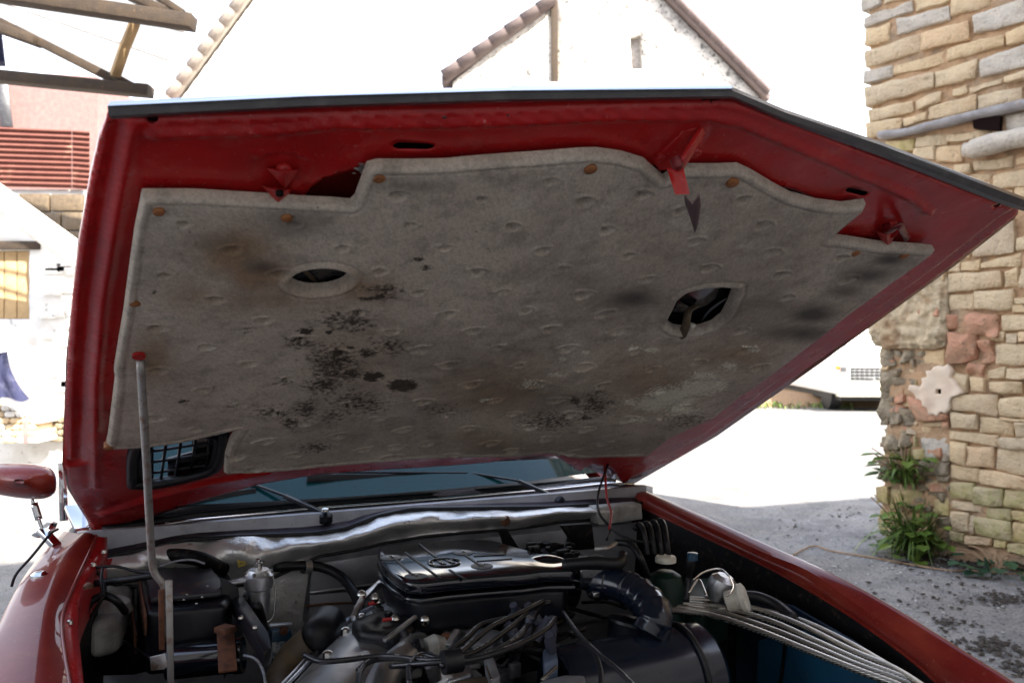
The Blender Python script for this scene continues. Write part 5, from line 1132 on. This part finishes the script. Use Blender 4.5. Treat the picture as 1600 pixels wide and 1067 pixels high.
# black tube with rusty clamp
t0, t1 = onz(262, 1034, .76), onz(380, 1022, .77); tx = (t1 - t0).normalized(); tl = (t1 - t0).length
coil = turned('black_tube', t0, tx, [(0, .02), (0, .034), (tl * .88, .034), (tl * .885, .036), (tl, .036), (tl, .02)], M['gloss'], car, 28)
bar('tube_clamp', onz(352, 980, .82), onz(356, 1048, .775), .034, .006, M['rust'], coil, bw=.002)
bar('tube_clamp', onz(343, 980, .83), onz(361, 984, .83), .03, .012, M['rust'], coil, bw=.002)
wire('coil_lead', [onz(381, 1023, .79), onz(398, 1028, .79), onz(410, 1045, .77), onz(416, 1075, .75)], .0028, M['greysteel'], car)
bar('cross_rod', onz(196, 1002, .77), onz(242, 1032, .78), .006, .004, M['black'], car)
# fuel filter
fc = onz(404, 905, .88)
ff = turned('fuel_filter', fc - Z * .075, Z, [(0, .018), (.002, .024), (.055, .026), (.058, .030), (.085, .031), (.090, .026), (.098, .022), (.100, .006)], M['alu'], car, 30)
turned('filter_nut', fc + Z * .025, Z, [(0, .008), (.012, .008), (.014, .006), (.020, .006), (.022, .003)], M['bolt'], ff, 12)
for k in range(6):
    a = k * math.pi / 3; turned('filter_screw', fc + X * .026 * math.cos(a) + FW * .026 * math.sin(a) + Z * .012, Z, [(0, .004), (.007, .004), (.008, .002)], M['bolt'], ff, 8)
wire('filter_clip', [fc + X * .030 + Z * .01, fc + X * .036 - Z * .03, fc + X * .030 - Z * .085, fc + X * .004 - Z * .098], .0022, M['bolt'], ff)
bar('filter_bracket', fc - X * .062 + Z * .0, fc - X * .02 + Z * .004, .02, .006, M['alu'], ff); prism('filter_tag', [onv(x, y, .10) for x, y in [(370, 874), (385, 870), (384, 882), (372, 886)]], FW * .002, M['goldtag'], ff, 0)
prism('filter_tag', [onv(x, y, .16) for x, y in [(392, 911), (404, 909), (404, 918), (392, 920)]], FW * .002, M['goldtag'], ff, 0)
wire('fuel_hose', [fc + X * .0 - Z * .075 + FW * .01, onz(402, 945, .84), onz(408, 965, .80), onz(412, 985, .77)], .011, M['rubber'], car, 12, 6)
wire('fuel_hose', [fc - X * .03 - Z * .04 + FW * .005, onz(391, 930, .84), onz(394, 955, .80)], .011, M['rubber'], car, 12, 6)
wire('heater_hose', [onv(428, 885, .06), onv(480, 883, .06), onv(510, 888, .08), onv(535, 902, .12), onv(553, 925, .18), onv(562, 948, .22)], .012, M['rubber'], car, 14, 8)
turned('hose_clip', onv(482, 884, .06), X, [(-.008, .0145), (-.008, .0165), (.008, .0165), (.008, .0145)], M['zinc'], car, 18)
turned('panel_screw', onv(474, 890, .04), FW, [(0, .009), (.005, .008), (.007, .003)], M['trim'], car, 12)
# blue labelled box
bl = prism('control_box', [onv(x, y, .22) for x, y in [(424, 985), (455, 984), (468, 1035), (424, 1040)]], FW * -.05, M['blue'], car, .004)
prism('label_plate', [onv(x, y, .224) for x, y in [(425, 1003), (452, 1000), (459, 1022), (426, 1028)]], FW * .001, M['label'], bl, 0)
bar('box_strap', onv(420, 976, .22), onv(456, 974, .22), .016, .006, M['alu'], bl); turned('box_bolt', onv(443, 984, .225), FW, [(0, .011), (.006, .010), (.008, .004)], M['rust'], bl, 10)
# tan hose
wire('large_hose', [onz(505, 985, .76), onz(480, 1005, .74), onz(455, 1030, .71), onz(438, 1065, .68), onz(430, 1100, .66)], .034, M['tan'], car, 20, 6)
wire('hose_joint', [onz(515, 970, .77), onz(500, 990, .76), onz(492, 998, .75)], .040, M['rubber'], car, 20, 6)
# engine block and cast covers
box('engine_block', C(-.05, .62, .50), (.46, .62, .36), M['dirtblack'], car, bw=.02)
def zp(px, py, z): return onz(px, py, z)
vc = MB()
ridge = [zp(640, 950, .80), zp(598, 985, .795), zp(560, 1020, .79), zp(520, 1066, .785), zp(490, 1110, .78)]
left = [zp(598, 950, .75), zp(545, 978, .73), zp(505, 1020, .72), zp(462, 1067, .71), zp(420, 1110, .70)]
right = [zp(690, 975, .77), zp(665, 1000, .76), zp(640, 1035, .75), zp(600, 1080, .74), zp(570, 1120, .73)]
loft('cam_cover', [[p - Z * .10 for p in left], left, [a.lerp(b, .55) + Z * .022 for a, b in zip(left, ridge)], ridge, [a.lerp(b, .5) + Z * .012 for a, b in zip(ridge, right)], right, [p - Z * .1 for p in right]], M['alu'], car, sub=4)
for off in (-.018, .0, .016):
    wire('cover_fin', [p + X * off + Z * (.016 - abs(off) * .3) for p in left], .0045, M['alu'], car, 8, 6)
for i, (x, y) in enumerate([(540, 985), (565, 963), (512, 1022), (660, 1000), (622, 1048)]): turned('cover_bolt', zp(x, y, .775), Z, [(-.01, .011), (.006, .010), (.009, .005)], M['bolt'], car, 8)
wire('cast_runner', [zp(655, 1010, .78), zp(628, 1030, .79), zp(600, 1060, .78), zp(590, 1100, .76)], .030, M['alu'], car, 18, 6)
wire('cast_runner', [zp(715, 1000, .76), zp(700, 1030, .77), zp(692, 1070, .76)], .024, M['alu'], car, 18, 6)
prism('black_boot', [zp(x, y, .815) for x, y in [(548, 965), (600, 948), (640, 960), (650, 975), (610, 990), (560, 985)]], Z * -.04, M['rubber'], car, .014, 3)
# fuel rail with ball joints
for a, b, r in [((600, 905), (566, 935), .006), ((590, 912), (556, 950), .005), ((566, 935), (552, 965), .006), ((650, 962), (600, 1000), .004), ((715, 985), (700, 1010), .006)]:
    bar('fuel_rail', zp(*a, .85), zp(*b, .83), r * 2, r * 2, M['alu'], car, bw=.002)
for (x, y, z_) in [(590, 939, .84), (617, 966, .82), (643, 997, .80), (565, 928, .86), (586, 933, .85), (664, 967, .82)]:
    k_ = turned('ball_joint', zp(x, y, z_), Z, [(-.012, .004), (-.008, .008), (0, .0105), (.006, .008), (.010, .002)], M['bolt'], car, 16)
for i in range(5):
    x, y = 590 + i * 21, 950 + i * 22; turned('injector', zp(x, y, .80), Z - X * .3, [(-.03, .012), (.0, .014), (.004, .009), (.022, .009), (.024, .004)], M['black' if i % 2 else 'trim'], car, 14)
wire('red_clip', [zp(575, 943, .84), zp(590, 940, .84)], .004, M['redwire'], car); wire('red_clip', [zp(598, 968, .825), zp(612, 966, .825)], .004, M['redwire'], car)
# ignition leads with lettering
leads = [[(640, 1067), (640, 1040), (660, 1022), (700, 1030), (760, 1022), (800, 1000), (830, 970), (845, 945), (860, 940)],
         [(475, 1022), (500, 1032), (540, 1030), (600, 1024), (680, 1030), (740, 1018), (790, 985), (820, 960), (835, 942)],
         [(610, 1040), (680, 1034), (740, 1029), (800, 1010), (850, 985), (868, 965)],
         [(560, 1045), (590, 1024), (650, 1029), (700, 1034), (760, 1020), (810, 995), (822, 978)],
         [(700, 1018), (730, 995), (752, 975), (790, 965)], [(690, 1040), (720, 1018), (765, 980), (810, 958), (850, 938)],
         [(560, 1080), (562, 1050), (580, 1032), (620, 1028), (700, 1036)]]
for i, l in enumerate(leads): wire('ignition_lead', [onz(x, y, .845 + .006 * (i % 3) - .02 * (x < 640)) for x, y in l], .0052, M['cable'], car, 10, 8)
wire('long_lead', [onz(880, 955, .86), onz(905, 990, .87), onz(935, 1020, .87), onz(965, 1045, .87), onz(1000, 1080, .86)], .004, M['cable'], car, 8, 8)
wire('long_lead', [onz(900, 1000, .84), onz(925, 1015, .84), onz(938, 1045, .83), onz(940, 1090, .82)], .005, M['rubber'], car, 8, 8)
turned('lead_collar', onz(706, 1032, .86), X, [(-.016, .020), (.016, .020)], M['rubber'], car, 16)
wire('choke_cable', [onz(640, 922, .84), onz(700, 935, .84), onz(780, 925, .84), onz(830, 905, .86)], .003, M['gloss'], car)
# distributor and plug boots
di = turned('distributor', onz(820, 1000, .76), Z, [(-.05, .045), (.0, .045), (.002, .05), (.03, .048), (.045, .03)], M['dirtblack'], car, 28)
random.seed(8)
for (x, y) in [(800, 975), (808, 958), (835, 960), (845, 985), (822, 985), (862, 985), (860, 1005), (805, 992)]:
    turned('plug_boot', onz(x, y, .83), Z + X * random.uniform(-.8, .8) + FW * random.uniform(-.3, .8), [(-.02, .010), (.01, .011), (.014, .0085), (.03, .008)], mat('boot_%d' % x, (.05, .055, .08), .35), di, 12)
prism('relay', [onz(x, y, .80) for x, y in [(848, 1012), (868, 1008), (872, 1028), (850, 1036)]], Z * -.04, mat('relay_blue', (.10, .14, .22), .4), car, .005)
bar('bright_link', onz(870, 1040, .81), onz(846, 1062, .80), .006, .006, M['bolt'], car)
prism('terminal_block', [onz(x, y, .80) for x, y in [(757, 1026), (772, 1024), (782, 1055), (768, 1060)]], Z * -.03, M['greysteel'], car, .004); bar('bright_link', onz(757, 1032, .81), onz(768, 1062, .805), .004, .004, M['bolt'], car)
# grey castings between the leads
for k, (pts, m_) in enumerate([([(690, 985), (745, 975), (790, 985), (770, 1003), (700, 1006)], 'greysteel'), ([(692, 1042), (735, 1036), (740, 1050), (700, 1062)], 'alu'), ([(705, 1062), (780, 1050), (760, 1080), (700, 1085)], 'tan'), ([(842, 1062), (880, 1052), (915, 1052), (912, 1085), (830, 1085)], 'greysteel'), ([(615, 1000), (650, 1012), (662, 1020), (630, 1024)], 'whitegrey')]):
    prism('casting', [onz(x, y, .775) for x, y in pts], Z * -.05, M[m_], car, .008, 3)
turned('cast_neck', onz(680, 1012, .79), X, [(-.02, .022), (0, .028), (.02, .020)], M['whitegrey'], car, 22)
turned('brass_union', onz(697, 1005, .79), Z, [(-.02, .012), (.0, .014), (.01, .009), (.02, .009)], M['rust'], car, 10)
box('inner_front', C(.0, 1.30, .50), (1.3, .03, .3), M['dirtblack'], car)
# clutter of small pipes and brackets in the shadows
random.seed(31)
for i in range(26):
    px, py = random.uniform(700, 1000), random.uniform(930, 1040); z_ = random.uniform(.72, .80); a = onz(px, py, z_)
    wire('small_pipe', [a, a + X * random.uniform(-.07, .07) + FW * random.uniform(-.03, .05), a + X * random.uniform(-.13, .13) + FW * random.uniform(-.02, .1) - Z * .03], random.uniform(.0025, .006), M[random.choice(['rubber', 'rubber', 'dirtblack', 'greysteel'])], car, 8, 6)
for i in range(24):
    px, py = random.uniform(690, 900), random.uniform(960, 1060); a = onz(px, py, random.uniform(.70, .77)); box('small_bracket', a, (random.uniform(.015, .05), random.uniform(.012, .04), random.uniform(.01, .04)), M[random.choice(['dirtblack', 'trim', 'greysteel', 'black'])], car, bw=.003)
print('objects', len(bpy.data.objects), 'tris', sum(sum(len(p.vertices) - 2 for p in m.polygons) for m in bpy.data.meshes))
